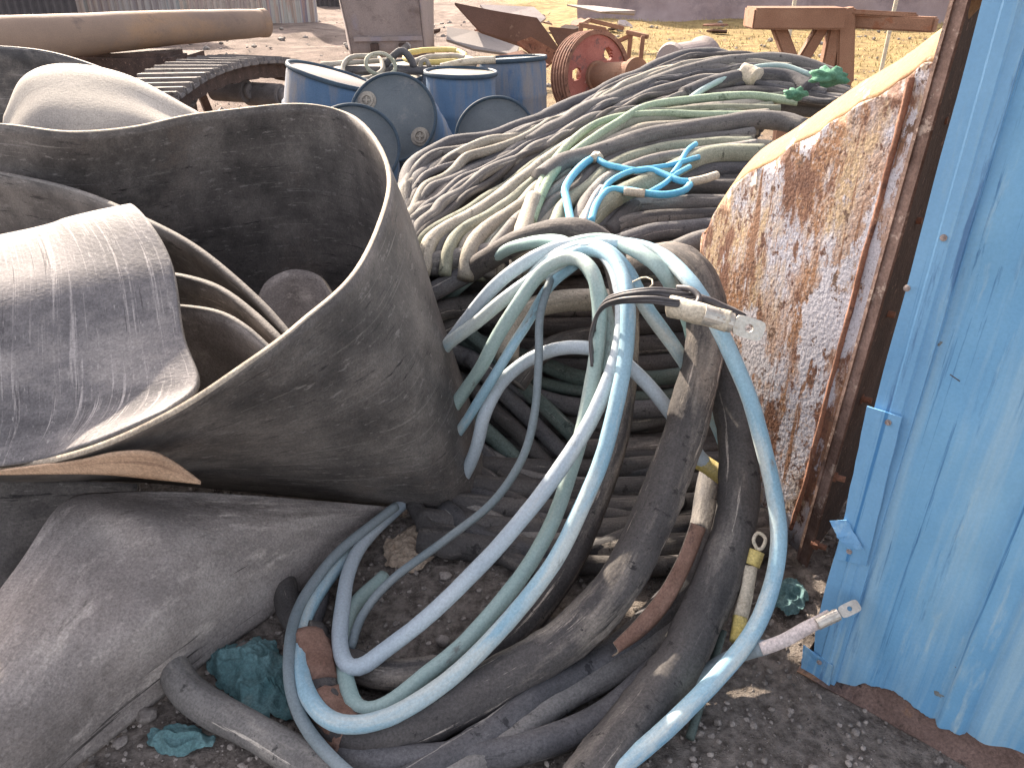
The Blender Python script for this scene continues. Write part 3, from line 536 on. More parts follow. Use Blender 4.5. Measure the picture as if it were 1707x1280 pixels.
# (a) rear fan, dark, running from behind the big belt up to the right
Ct = [(668, 345), (690, 285), (740, 250), (830, 226), (950, 182), (1050, 130), (1130, 100), (1190, 93), (1235, 100)]
Cb = [(676, 420), (700, 400), (770, 345), (860, 290), (950, 240), (1040, 200), (1130, 178), (1230, 170), (1330, 168)]
mats = [c_slate, c_grey, c_slate, c_black, c_grey, c_slate, c_black, c_slate, c_grey, c_black, c_slate]
for i in range(11):
    f = i / 10; A = lerpc(Ct, Cb, f)
    if i > 0: A = A[:-1] + [(A[-1][0] + 60, A[-1][1] + 6), (A[-1][0] + 130, A[-1][1] + 20)]
    A = [(x + random.uniform(-3, 3), y + random.uniform(-3.5, 3.5)) for x, y in A]
    cable(heap(A, .06 * (i % 3 == 1)), random.uniform(.034, .044), mats[i], '%s strand from the back in the dark cable fan' % ords[i], HG, jit=.02)
for i in range(8):
    f = (i + .5) / 8; A = lerpc(Ct, Cb, f, 6); A = A[:-1] + [(A[-1][0] + 130, A[-1][1] + 25)]
    cable(heap(A, .13), .04, c_black, '%s from the back of the dark cables buried under the rear cable fan' % ords[i], 'buried cables under the rear fan', jit=.02)
xs_ = [(.0, .45), (.5, .1), (.2, .75), (.9, .5), (.35, .0), (.65, .95), (.15, .3), (.8, .3), (.45, .7), (1.0, .6)]
for i, (f0, f1) in enumerate(xs_):
    A = [(a[0] + (b[0] - a[0]) * (f0 + (f1 - f0) * k / 8), a[1] + (b[1] - a[1]) * (f0 + (f1 - f0) * k / 8) - 4) for k, (a, b) in enumerate(zip(Ct, Cb))]
    A = A + [(A[-1][0] + 70, A[-1][1] + 12)]
    cable(heap(A, -.05 - .03 * (i % 2)), random.uniform(.017, .028), [c_grey, c_tan, c_slate, c_grey, c_black][i % 5], 'slimmer cable crossing over the rear fan, %s counted from its back at the right end' % ords[sorted(range(10), key=lambda q: xs_[q][1]).index(i)], HG, jit=.03)
# long sunlit cable from the top of the heap
cable(heap([(880, 240), (960, 195), (1040, 160), (1120, 128), (1200, 108), (1280, 100), (1340, 108), (1400, 128)], -.06), .042, c_grey, 'thick grey cable arching over the top of the heap towards the green knot', HG, jit=.01)
cable(heap([(1140, 160), (1190, 140), (1250, 128), (1310, 130), (1350, 150)], -.1), .045, c_slate, 'short thick slate cable wrapped with pale tape near the green knot', HG)
cable(heap([(1235, 122), (1250, 128), (1262, 133)], -.13), .055, tape, 'cream tape band round the slate cable near the top of the heap', cat='tape', name='tape_band', wob=.15)
cable(heap([(1150, 165), (1180, 145), (1240, 118), (1300, 110), (1350, 125)], -.15), .016, h_mint, 'thin mint cable curling over the tape band', HG)
# (b) middle fan, pale, sweeping down to the left
Lt = [(1300, 160), (1150, 180), (1040, 195), (950, 235), (860, 300), (770, 360), (715, 390), (690, 415)]
Rt_ = [(1250, 235), (1150, 245), (1080, 255), (1020, 280), (975, 315), (940, 350), (915, 390), (900, 430)]
mm = [c_olive, c_tan, c_grey, c_olive, c_tan, c_tan, c_olive, c_grey, c_tan, c_grey, c_tan, c_olive]
for i in range(12):
    f = i / 11; A = lerpc(Lt, Rt_, f); A = [(x + random.uniform(-4, 4), y + random.uniform(-3, 3)) for x, y in A]
    A = A + [(A[-1][0] - 8, A[-1][1] + 40)]
    cable(heap(A, -.04 - .05 * (i % 2)), random.uniform(.022, .034), mm[i], '%s from the left of the pale cables fanning down beside the belt' % ('leftmost' if i == 0 else ords[i]), HG, jit=.012)
for i in range(9):
    A = lerpc(Lt, Rt_, (i + .5) / 9, 5); cable(heap(A, .06), .032, c_black, '%s from the left of the dark cables buried under the pale cable fan' % ords[i], 'buried cables under the pale fan')
cable(heap([(1250, 192), (1180, 192), (1100, 190), (1030, 196), (980, 215), (935, 255), (905, 300), (890, 350)], -.16), .02, c_green, 'thin pale green cable curving down the pale fan, upper of two', HG)
cable(heap([(1330, 170), (1250, 160), (1160, 166), (1080, 178), (1030, 205), (970, 245), (925, 285), (900, 330), (885, 370)], -.17), .022, c_green, 'thin pale green cable crossing the heap from the yellow knot', HG)
cable(heap([(1300, 182), (1200, 180), (1120, 186), (1070, 190), (1010, 230), (960, 275)], -.13), .02, c_olive, 'thin olive cable lying between the two pale green ones', HG)
cable(heap([(890, 330), (878, 365), (868, 400), (866, 430)], -.18), .034, c_tan, 'pinkish cable stub with frayed seam where the green cables end', HG)
cable(heap([(900, 300), (935, 275), (980, 262), (1050, 238), (1120, 222), (1200, 208), (1290, 200), (1340, 215)], -.14), .046, c_grey, 'thick ridged grey cable running right below the green cables', HG, jit=.008)
# (c) right group entering behind the rusty plate
rows_ = [([(960, 420), (975, 375), (1020, 335), (1090, 300), (1180, 262), (1270, 255)], .045, c_olive), ([(985, 400), (1020, 360), (1080, 320), (1180, 285), (1270, 280)], .036, c_slate), ([(1010, 390), (1060, 345), (1120, 318), (1190, 312), (1270, 310)], .036, c_black),
         ([(960, 390), (1030, 350), (1100, 342), (1180, 338), (1260, 340)], .036, c_grey), ([(980, 400), (1040, 372), (1110, 362), (1190, 358), (1260, 360)], .034, c_black), ([(1010, 415), (1080, 392), (1130, 384), (1200, 378), (1260, 380)], .038, c_slate), ([(1070, 425), (1120, 418), (1170, 402), (1230, 395)], .04, c_grey), ([(1100, 250), (1150, 243), (1200, 240), (1290, 245)], .03, c_tan), ([(940, 430), (960, 372), (1000, 310), (1060, 275), (1120, 262), (1260, 245)], .032, c_grey)]
for i, (A, r, m_) in enumerate(rows_):
    cable(heap(A, -.10 if i in (0, 8) else 0), r, m_, ['thick olive grey cable bowing down left of the rusty plate', 'slate cable just under the blue twisted cores', 'dark cable under the blue twisted cores meeting the rusty plate', 'uppermost of the shaded cables running behind the rusty plate edge', 'black cable second in the shaded stack left of the rusty plate', 'slate cable third in the shaded stack left of the rusty plate', 'grey cable lowest in the shaded stack left of the rusty plate', 'short tan cable above the blue cores at the plate edge', 'slim grey cable bowing down beside the bright blue core'][i], HG, jit=.008)
for i in range(12):
    y = 300 + i * 11; cable(heap([(930, y + 30), (1000, y + 12), (1100, y + 3), (1200, y), (1300, y)], .10), .038, c_black, '%s from the top of black cables buried left of the rusty plate' % ords[i], 'buried cables left of the plate')
# blue cores
def core(pts, r, lab, m=c_bright, dy=-.2): return cable(heap(pts, dy), r, m, lab, 'bright blue cable cores', cat='cable core', name='cable_core')
core([(952, 372), (945, 335), (942, 315), (955, 292), (975, 272), (992, 262)], .017, 'bright blue core rising to a frayed bend, leftmost of the cores')
core([(992, 262), (1010, 274), (1035, 280), (1060, 285), (1085, 283), (1110, 292), (1135, 302), (1165, 302)], .014, 'bright blue core twisting right from the frayed bend to the plate')
core([(1000, 330), (1012, 308), (1035, 292), (1060, 284), (1090, 280), (1120, 275), (1165, 262)], .012, 'blue core arched over the other cores')
core([(985, 370), (992, 345), (1005, 325), (1020, 316), (1050, 318), (1075, 322), (1110, 325), (1140, 318), (1150, 308)], .015, 'bright blue core looping under the twist with taped joint')
core([(1120, 292), (1132, 275), (1145, 252), (1160, 240)], .012, 'short blue core sticking up beside the plate edge')
core([(1080, 322), (1105, 308), (1125, 292), (1150, 278)], .011, 'thin blue core crossing upwards between the twisted cores')
core([(972, 372), (980, 348), (992, 325), (1003, 312)], .012, 'whitish core beside the looping blue core', tape_w)
core([(1040, 319), (1058, 321), (1075, 323)], .018, 'cream tape joint on the looping blue core', tape, -.21)
core([(1150, 304), (1170, 300), (1195, 292)], .018, 'frayed cream tape end of the blue cores at the plate', tape, -.21)
core([(988, 266), (994, 258), (1000, 264)], .018, 'frayed cream tip at the bend of the leftmost blue core', tape, -.21)

# green and yellow knots on the rim of the plate
def clump(name, c, r, m, label, n=40, cat='knot', sub=3):
    bm = bmesh.new(); g = bmesh.ops.create_icosphere(bm, subdivisions=sub, radius=r); o = random.random() * 40
    for v in g['verts']:
        d = v.co.normalized(); k = abs(noise.noise(d * 1.4 + Vector((o, 0, 0)))) * 1.1 + .25 * abs(noise.noise(d * 4 + Vector((o, 5, 0)))); v.co = d * r * (.55 + k); v.co.z *= .7; v.co.x *= 1.5; v.co += Vector(c)
    return props(recenter(frombm(name, bm, m, smooth=True)), label, cat)
clump('rag_knot', AY(1382, 127, 3.4), .05, cloth_g, 'green knotted rag on the upper edge of the rusty plate')
clump('rag_knot', AY(1325, 156, 3.4), .035, cloth_g, 'smaller green knot lying on the cables left of the green rag')

# ------------------------------------------------------------------ middle: horizontal cables below the fan and the coil wall
MG = 'thick dark cables between belt and rusty plate'
for (A, r, m_, lab, dy) in [
    ([(640, 452), (700, 440), (780, 428), (850, 415), (910, 398)], .038, c_grey, 'grey cable running right from the belt just below the pale fan', -.05),
    ([(660, 520), (720, 487), (790, 452), (860, 425), (920, 400)], .036, c_slate, 'slate cable rising from the belt under the topmost grey one', -.04),
    ([(680, 560), (730, 520), (800, 505), (880, 470)], .04, c_black, 'dark violet cable against the belt below the slate one', .02),
    ([(650, 600), (720, 560), (790, 530), (860, 540)], .04, c_black, 'dark cable low against the belt edge', .08),
    ([(845, 600), (850, 555), (875, 520), (930, 503), (1000, 500), (1080, 505)], .042, c_tan, 'short tan ended cable under the hose bundle', -.08),
    ([(860, 640), (900, 590), (960, 565), (1040, 560)], .04, c_black, 'dark cable beneath the tan ended one', .0),
    ([(1050, 470), (1120, 480), (1160, 520), (1190, 600)], .04, c_black, 'dark cable behind the black wire tie', .05)]:
    cable(heap(A, dy), r, m_, lab, MG)
for i in range(16):
    y0 = 565 + i * 26; A = [(740 - i * 2, y0 - 40), (800, y0 - 5), (880, y0 + 38 + 6 * (i % 2)), (980, y0 + 62), (1090, y0 + 66), (1200, y0 + 50), (1290, y0 + 20)]
    sl = random.uniform(-16, 16); A = [(x, min(945, y + random.uniform(-6, 6) + sl * (q_ - 3) / 3)) for q_, (x, y) in enumerate(A)]
    if y0 > 905: continue
    cable(heap(A, .12 + random.uniform(-.05, .05)), random.uniform(.024, .036), [c_black, c_black, c_slate, c_grey][i % 4] if i > 1 else c_dgreen, '%s down of the dusty cables coiled in the shade inside the hose loop' % ords[min(i, 14)], 'coiled cables inside the hose loop', jit=.012)
for i in range(7):
    y0 = 620 + i * 45; A = [(780, y0 - 70), (830, y0 - 20), (890, y0 + 40), (960, y0 + 110)]
    cable([AY(x, min(y, 900), heapY(min(y, 900)) + .05) for x, y in A], .03, [c_dgreen, c_slate, c_black][i % 3], '%s slanting dark cable behind the pale hose arch' % ('first' if i == 0 else ords[i]), 'slanting cables behind the hose arch', jit=.01)
for i in range(15):
    y0 = 425 + i * 34; cable([lowest(AY(x, min(y0 + d, 935), heapY(min(y0 + d, 935)) + .2), x, min(y0 + d, 935)) for x, d in ((700, 0), (850, 18), (1000, 20), (1150, 10), (1300, 0))], .045, c_black, '%s from the top of black cables buried under the shaded coil' % ords[i], 'buried cables inside the hose loop')

# ------------------------------------------------------------------ thick sleeved cables
TG = 'thick black sleeved cables curving to the foreground'
T = lambda pts: [AZ(*p) for p in pts]
o = cable(T([(780, 455, .60), (860, 405, .77), (940, 384, .84), (985, 392, .84), (1022, 430, .78), (1042, 510, .68), (1042, 600, .54), (1028, 720, .38), (990, 840, .22), (940, 950, .11), (860, 1050, .05), (760, 1110, .045), (650, 1125, .045), (560, 1100, .045)]), .042, c_dusty, 'thick cable with tan hump bending down right behind the blue hoses', TG, wob=.08, seg=18)
main = T([(1040, 452, .72), (1090, 438, .80), (1135, 440, .83), (1170, 480, .79), (1178, 560, .68), (1158, 660, .55), (1128, 760, .43), (1085, 870, .32), (1030, 975, .22), (950, 1060, .14), (860, 1120, .09), (770, 1170, .065), (680, 1215, .055), (600, 1225, .055), (545, 1190, .055), (520, 1120, .05), (512, 1060, .05)])
o = cable(main, .059, c_dusty, 'thickest black cable sweeping from the sunlit hump to the bottom of the hose loop', TG, wob=.12, seg=22, step=.02)
cable(T([(1180, 545, .62), (1205, 620, .55), (1228, 720, .43), (1232, 830, .32), (1212, 920, .24), (1175, 1010, .17), (1140, 1090, .12), (1085, 1170, .08), (1020, 1250, .06), (960, 1330, .05)]), .060, c_black, 'black cable with scuffed patches nearest the pale blue hose at lower right', TG, wob=.14, seg=22, step=.02)
cable(T([(1185, 790, .20), (1172, 880, .16), (1150, 960, .12), (1090, 1030, .08), (1010, 1100, .055), (900, 1160, .05), (820, 1225, .045), (700, 1300, .045), (620, 1360, .045)]), .042, c_slate, 'thick slate cable lying beneath the two big black ones', TG, wob=.12, seg=18)
cable(T([(1190, 960, .05), (1120, 1050, .05), (1030, 1115, .05), (930, 1170, .04), (850, 1235, .04), (740, 1300, .04)]), .036, c_grey, 'grey cable lying lowest under the big black cables', TG, wob=.1, seg=16)
cable(T([(275, 1090, .07), (310, 1150, .06), (380, 1195, .055), (450, 1235, .055), (560, 1300, .055)]), .042, c_grey, 'dusty grey cable coming out under the muddy belt at bottom left', TG, wob=.12, seg=18)
cable(T([(530, 990, .035), (505, 1080, .035), (510, 1180, .04), (600, 1262, .045), (760, 1262, .045), (900, 1240, .045), (1010, 1190, .045), (1100, 1110, .045)]), .036, c_slate, 'slate cable passing under the hose loop at the bottom', TG, wob=.1, seg=16)
cable(T([(470, 950, .05), (490, 1030, .05), (560, 1090, .04), (680, 1140, .035), (760, 1165, .035)]), .036, c_black, 'dark cable on the ground inside the lower left of the hose loop', TG, wob=.1, seg=16)
cable(T([(740, 850, .05), (820, 905, .045), (950, 925, .045), (1060, 890, .05), (1130, 830, .08)]), .035, c_slate, 'dusty cable lying along the foot of the shaded coil', TG, wob=.1, seg=16)
cable(T([(690, 840, .045), (740, 915, .04), (800, 900, .04), (900, 870, .06)]), .03, c_black, 'dark cable near the belt foot', TG, wob=.1)
# pale twisted cable piece between the black ones
cable(T([(1215, 800, .13), (1192, 860, .12), (1200, 915, .10), (1180, 980, .08), (1120, 1075, .06)]), .032, tape, 'cream wrapped cable seen between the two black cables', TG)
# torn brown sleeves
def sleevepiece(name, pts, r, label, arc=(0, 2 * math.pi)):
    o = tube(name, pts, r, sleeve, seg=18, step=.012, wob=.35, jit=.008); recenter(o); return props(o, label, 'sleeve')
sl_a = T([(1150, 870, .33), (1128, 930, .27), (1098, 985, .225), (1062, 1030, .18), (1022, 1070, .15)]); sl_b = T([(1172, 880, .26), (1152, 945, .20), (1112, 1010, .16), (1075, 1060, .12), (1018, 1092, .10)])
sl_b = [p + Vector(noise.noise_vector(p * 40)) * .012 for p in sl_b]
props(sheet('torn_sleeve', [sl_a, [(a + b) / 2 + Vector((.012, -.012, .006)) for a, b in zip(sl_a, sl_b)], sl_b], [sleeve, card], nu=50, nv=8, th=.004, wave=.006), 'cracked brown sleeve strip peeling off beside the thickest black cable', 'sleeve')
sleevepiece('torn_sleeve', T([(514, 1075, .058), (520, 1110, .058), (530, 1150, .062)]), .064, 'upper of two brown sleeve bits round the cable end in the hose loop')
sleevepiece('torn_sleeve', T([(537, 1175, .06), (560, 1205, .062), (590, 1222, .062)]), .063, 'lower brown sleeve bit with tan edge where the hoses cross')

# ------------------------------------------------------------------ blue hoses
BG = 'pale blue and green hoses tied in the big loop'
def hose(pts, r, m, lab): return cable(T(pts), r * .92, m, lab, BG, cat='hose', name='hose', wob=.07, seg=14, step=.018, jit=.006)
hose([(690, 660, .22), (735, 590, .46), (800, 505, .68), (865, 445, .80), (930, 412, .87), (985, 408, .895), (1022, 440, .88), (1038, 500, .81), (1034, 565, .73), (1015, 630, .65), (983, 705, .555), (935, 780, .46), (870, 865, .35), (790, 950, .25), (710, 1030, .17), (640, 1085, .12), (598, 1112, .105), (572, 1100, .10), (568, 1040, .09), (580, 960, .08), (615, 895, .06), (680, 835, .04), (720, 800, .025)], .0232, h_pale, 'pale lavender hose, innermost long curve of the loop')
hose([(700, 760, .12), (770, 660, .38), (812, 595, .56), (855, 520, .71), (905, 452, .83), (955, 430, .875), (988, 455, .86), (1000, 520, .77), (995, 600, .66), (980, 680, .55), (955, 770, .43), (920, 870, .31), (860, 970, .21), (780, 1065, .13), (700, 1135, .10), (640, 1178, .095), (600, 1183, .095), (580, 1150, .09), (572, 1080, .065), (590, 1010, .045), (640, 960, .03)], .0232, h_mint, 'grey green hose in the middle of the three long curves')
hose([(680, 640, .24), (735, 583, .48), (795, 535, .63), (850, 492, .74), (910, 450, .83), (975, 418, .885), (1025, 435, .89), (1047, 500, .83), (1043, 590, .72), (1022, 700, .59), (985, 810, .45), (940, 910, .33), (875, 1005, .23), (790, 1095, .155), (710, 1160, .13), (630, 1200, .125), (560, 1203, .125), (515, 1160, .12), (497, 1090, .11), (510, 1020, .09), (555, 955, .06), (610, 900, .04)], .0232, h_blue, 'bright blue hose, outermost of the three long curves')
hose([(660, 845, .09), (580, 905, .10), (520, 975, .11), (487, 1050, .12), (482, 1120, .12), (500, 1190, .11), (540, 1250, .10), (600, 1310, .09)], .0165, h_dusk, 'thin grey blue hose running outside the loop to the bottom edge')
hose([(925, 440, .80), (915, 475, .78), (900, 530, .70), (898, 610, .58), (893, 690, .47), (870, 765, .37), (820, 838, .27), (745, 900, .19), (660, 960, .13), (605, 1025, .09), (583, 1080, .075)], .0135, h_dusk, 'thinnest dark hose crossing the shaded coil inside the loop')
hose([(770, 800, .08), (795, 745, .24), (808, 690, .36), (835, 640, .45), (880, 602, .54), (935, 582, .60), (985, 580, .64), (1030, 595, .62), (1075, 635, .55), (1120, 690, .46), (1160, 755, .36), (1190, 790, .30)], .0232, h_pale, 'pale blue hose arching over the shaded coil')
hose([(860, 500, .70), (910, 440, .82), (965, 412, .89), (1030, 408, .91), (1100, 425, .905), (1150, 470, .88), (1195, 540, .80), (1232, 620, .70), (1262, 710, .58), (1287, 800, .46), (1298, 890, .35), (1290, 970, .27), (1258, 1050, .21), (1200, 1125, .16), (1130, 1195, .12), (1060, 1255, .09), (980, 1320, .07)], .0232, h_blue, 'pale blue hose swinging far right past the lug and down to the bottom edge')
hose([(880, 470, .76), (940, 425, .86), (1000, 413, .90), (1045, 450, .86), (1078, 515, .76), (1120, 575, .64), (1165, 650, .47), (1200, 720, .33), (1220, 790, .2)], .0232, h_blue, 'blue hose passing behind the sunlit black cable')
hose([(900, 430, .82), (960, 405, .89), (1020, 403, .91), (1075, 425, .91), (1115, 465, .86), (1145, 530, .71), (1160, 600, .53), (1175, 690, .34)], .0232, h_mint, 'short pale hose behind the black wire tie')
hose([(960, 440, .84), (915, 480, .76), (870, 550, .64), (835, 610, .54), (790, 680, .38), (750, 740, .2)], .0175, h_blue, 'short blue hose hanging beside the belt edge')
hose([(735, 510, .40), (800, 450, .62), (860, 412, .78), (930, 402, .87), (975, 440, .85), (1005, 500, .78), (1018, 560, .70), (1015, 620, .62)], .0232, h_mint, 'pale green hose diving under the wire tie at left')
# black wire tie
t = thing('wire_tie', 'black wire lashing wound round the hose bundle with a twisted tail', 'wire tie', AZ(1020, 560, .5))
for i in range(7):
    d = i * 5; z = .02 * (i % 3)
    tube('wire_strand', T([(987 + d * .3, 610 - d, .66), (984 + d * .3, 560 - d * .7, .74 + z * .3), (1000 + d * .2, 520 - d * .5, .83 + z * .3), (1030, 500 - d * .5 + 5, .89 + z * .4), (1085, 494 - d * .7 + 9, .925 + z * .3), (1130, 500 - d * .8 + 9, .92 + z * .2), (1165, 496 - (d - 15) * .3, .905)]), .0042, wire, t, seg=8, step=.012, jit=.004)
tube('twisted_tail', T([(1150, 490, .91), (1175, 500, .905), (1205, 512, .89), (1240, 528, .86)]), .0095, wire, t, seg=10, step=.006, wob=.5, jit=.003)
tube('knot', T([(1130, 480, .92), (1152, 482, .93), (1166, 496, .92), (1158, 508, .91), (1140, 505, .915)]), .008, wire, t, seg=10, step=.006, wob=.3)
tube('loose_wire', T([(1055, 470, .9), (1075, 462, .93), (1090, 470, .93), (1080, 482, .92)]), .0022, tape, t, seg=6)
# lugs
def lug(nm, axis, r, tapem, label, wrap):
    t = thing(nm, label, 'cable lug', axis[0]); n = len(axis)
    tube('taped_end', wrap, r * 1.12, tapem, t, seg=16, step=.006, wob=.22)
    a, b = axis[-2], axis[-1]; d = (b - a).normalized(); side = d.cross(Vector((0, .3, -1))).normalized(); nrm = side.cross(d).normalized()
    toCam = (CAM - b).normalized(); nrm = (toCam - d * toCam.dot(d)).normalized(); side = d.cross(nrm)
    bm = bmesh.new(); Rm = Matrix((side, d, nrm)).transposed()
    cyl(bm, a - d * .02, a + (b - a) * .45, r, 18); L = (b - a).length
    for kq in (.08, .2, .32): cyl(bm, a + (b - a) * kq, a + (b - a) * (kq + .05), r * 1.06, 6)
    frombm('barrel', bm, tin, t, smooth=False)
    # flat palm with a hole
    bm = bmesh.new(); c = b - d * L * .18; n_ = 24; w2 = r * 1.05; ho = r * .42; top = []; 
    for z in (r * .2, -r * .2):
        out = []; inn = []
        for k in range(n_):
            an = 2 * math.pi * k / n_; cx, sy = math.cos(an), math.sin(an); m_ = max(abs(cx), abs(sy)); e = 1 / (abs(cx) ** 5 + abs(sy) ** 5) ** .2
            out.append(bm.verts.new(c + side * cx * e * w2 + d * sy * e * L * .32 + nrm * z)); inn.append(bm.verts.new(c + side * cx * ho + d * sy * ho + nrm * z))
        top.append((out, inn))
    for k in range(n_):
        k2 = (k + 1) % n_
        bm.faces.new((top[0][0][k], top[0][0][k2], top[0][1][k2], top[0][1][k])); bm.faces.new((top[1][0][k], top[1][0][k2], top[1][1][k2], top[1][1][k]))
        bm.faces.new((top[0][0][k], top[0][0][k2], top[1][0][k2], top[1][0][k])); bm.faces.new((top[0][1][k], top[0][1][k2], top[1][1][k2], top[1][1][k]))
    frombm('palm', bm, tin, t)
    return t
lug('cable_lug', T([(1185, 528, .90), (1262, 551, .87)]), .024, tape, 'cream taped tinned lug with a bolt hole in front of the rusty plate', T([(1118, 508, .905), (1150, 517, .905), (1180, 525, .90), (1215, 536, .89)]))
lug('cable_lug', T([(1375, 1034, .28), (1425, 1010, .31)]), .014, tape_w, 'pinkish taped lug pointing at the blue booth near the ground', T([(1268, 1080, .19), (1300, 1070, .21), (1345, 1046, .25), (1385, 1026, .28)]))
cable(T([(1150, 1140, .08), (1200, 1105, .10), (1240, 1088, .15), (1275, 1078, .19)]), .019, h_dusk, 'short dark blue core leading into the pinkish lug', cat='cable core', name='cable_core')
t = thing('yellow_lug', 'yellow and cream taped lug standing up between the black cable and the right hose', 'cable lug', AZ(1240, 1060, 0))
tube('yellow_tape', T([(1228, 1070, .13), (1235, 1025, .16)]), .019, tape_y, t, step=.006, wob=.2); tube('cream_tape', T([(1234, 1028, .16), (1245, 985, .20), (1252, 945, .24)]), .019, tape, t, step=.006, wob=.25)
tube('yellow_collar', T([(1253, 942, .24), (1262, 918, .27)]), .02, tape_y, t, step=.006, wob=.1); tube('ring', T([(1262, 915, .28), (1256, 900, .295), (1264, 888, .305), (1276, 898, .30), (1270, 914, .285), (1262, 915, .28)]), .005, tape, t, seg=8, step=.006)
cable(T([(1160, 765, .33), (1185, 780, .32), (1205, 795, .31)]), .026, tape_y, 'yellow taped joint emerging behind the thickest black cable', cat='tape', name='tape_joint')
cable(T([(1150, 1230, .02), (1190, 1100, .06), (1205, 1050, .10)]), .011, c_dgreen, 'dark green strap beside the black cable near the pinkish lug', cat='strap', name='strap')
cable(T([(830, 1268, .03), (930, 1235, .03), (1040, 1210, .03), (1120, 1180, .03)]), .018, c_tan, 'tan cable on the ground under the black cables near the bottom', cat='cable')
cable(T([(870, 1250, .02), (960, 1235, .02), (1060, 1215, .02)]), .012, c_green, 'green edged cord beside the tan cable at the bottom', cat='cord', name='cord')
# teal rags and scraps
def rag(name, pix, m, label, hgt, cat='rag'):
    pts = [AZ(x, y, 0) for x, y in pix]; c = sum(pts, Vector()) / len(pts); bm = bmesh.new(); n_ = 40; g = []; NR = 96; ring = spline(pts + [pts[0]], NR)[:-1]; o = random.random() * 30
    for j in range(n_ + 1):
        f = j / n_; rw = []
        for k_, p in enumerate(ring):
            e = 1 + .22 * noise.noise(Vector((p.x * 30 + o, p.y * 30, 9))) + .10 * noise.noise(Vector((p.x * 90 + o, p.y * 90, 2)))
            q = c.lerp(p, f * e); a1 = 1 - abs(noise.noise(Vector((q.x * 16 + o, q.y * 9, 0)))) * 2.6; a2 = 1 - abs(noise.noise(Vector((q.x * 30 + o, q.y * 34, 4)))) * 2.4; a3 = noise.noise(Vector((q.x * 90, q.y * 80 + o, 4)))
            q = Vector((q.x, q.y, .005 + hgt * (1 - f ** 3) * (.25 + .75 * max(0, a1)) + .012 * max(0, a2) + .003 * a3)); rw.append(bm.verts.new(q))
        g.append(rw)
    for j in range(n_):
        for k in range(NR): bm.faces.new((g[j][k], g[j][(k + 1) % NR], g[j + 1][(k + 1) % NR], g[j + 1][k]))
    bmesh.ops.remove_doubles(bm, verts=bm.verts, dist=.0004)
    o_ = recenter(frombm(name, bm, m, smooth=True)); props(o_, label, cat); return o_
rag('cloth_rag', [(345, 1080), (385, 1078), (440, 1072), (482, 1100), (492, 1190), (430, 1205), (385, 1165), (355, 1125)], cloth_t, 'crumpled teal rag between the muddy belt and the hose loop', .045)
rag('cloth_rag', [(258, 1222), (300, 1212), (350, 1225), (355, 1245), (300, 1262), (255, 1250)], cloth_t, 'flat teal rag on the dirt at bottom left', .018)
rag('cloth_rag', [(1290, 985), (1320, 965), (1345, 1000), (1325, 1030), (1295, 1020)], cloth_t, 'dark teal scrap in shadow below the rusty plate', .02)
rag('cardboard_scrap', [(650, 905), (700, 875), (745, 890), (720, 940), (665, 960), (640, 935)], card, 'torn cardboard scrap under the dark thin hose', .012, 'cardboard')

# ------------------------------------------------------------------ drums
def drum(base, axis, r, h, label, lid=drum_d, body=drum_b, bungs=(), dent=0, cut=None):
    axis = Vector(axis).normalized(); q = axis.to_track_quat('Z', 'Y').to_matrix().to_4x4(); Mx = Matrix.Translation(base) @ q
    t = thing('drum', label, 'drum', base, 'blue drums behind the cables')
    bm = bmesh.new()
    lathe(bm, [(0, 0), (r * .97, 0), (r, .02), (r, h * .30), (r * 1.03, h * .325), (r, h * .35), (r, h * .64), (r * 1.03, h * .665), (r, h * .69), (r, h * .93), (r * .965, h * .965)], Mx, 48)
    for v in bm.verts:
        l = Mx.inverted() @ v.co; k = dent * noise.noise(Vector((l.x * 3, l.y * 3, l.z * 2.4 + r * 9)))
        d = Vector((l.x, l.y, 0)); 
        if d.length > .01: v.co = Mx @ (l + d.normalized() * k)
    frombm('body', bm, body, t, smooth=True)
    bm = bmesh.new(); lathe(bm, [(r * .95, h * .962), (r * 1.035, h * .965), (r * 1.045, h * .98), (r * 1.035, h), (r * .985, h * 1.002), (r * .97, h * .985)], Mx, 48); frombm('rim', bm, drum_rim, t, smooth=True)
    bm = bmesh.new(); lathe(bm, [(r * .972, h * .982), (r * .90, h * .979), (r * .88, h * .983), (0, h * .985)], Mx, 48); frombm('lid', bm, lid, t, smooth=True)
    for (u, v) in bungs:
        bm = bmesh.new(); Mb = Mx @ Matrix.Translation((u * r, v * r, h * .983)); lathe(bm, [(.062, 0), (.06, .006), (.046, .008), (.044, .016), (.03, .017), (.028, .008), (0, .008)], Mb, 24)
        bx(bm, Mb @ Vector((0, 0, .011)), (.05, .012, .01), Mb.to_3x3()); bx(bm, Mb @ Vector((0, 0, .0115)), (.012, .05, .0095), Mb.to_3x3()); frombm('bung', bm, drum_c, t)
    return t
def drum_from_lid(px, py, Y, axis, r, h, label, **k):
    c = AY(px, py, Y); a = Vector(axis).normalized(); return drum(c - a * h * .98, a, r, h, label, **k)
drum_from_lid(768, 122, 6.6, (.02, 0, 1), .285, .92, 'upright blue drum with cream streak in the middle of the drum row', lid=drum_c, dent=.02)
drum_from_lid(855, 99, 7.3, (-.05, .05, 1), .29, .95, 'upright dusty blue drum at the right end of the drum row', lid=drum_d, dent=.02)
drum_from_lid(645, 131, 6.9, (.0, 0, 1), .29, .84, 'drum with cream lid standing behind the slate faced drum', lid=drum_c)
drum_from_lid(556, 128, 6.2, (.30, .04, 1), .34, .9, 'leftmost blue drum, crushed and leaning right', lid=belt_mud, dent=.05)
drum_from_lid(655, 197, 5.2, (-.08, -.86, .42), .28, .85, 'drum tipped on its side showing slate lid with two bungs', bungs=((-.62, .38), (.66, -.42)), dent=.01)
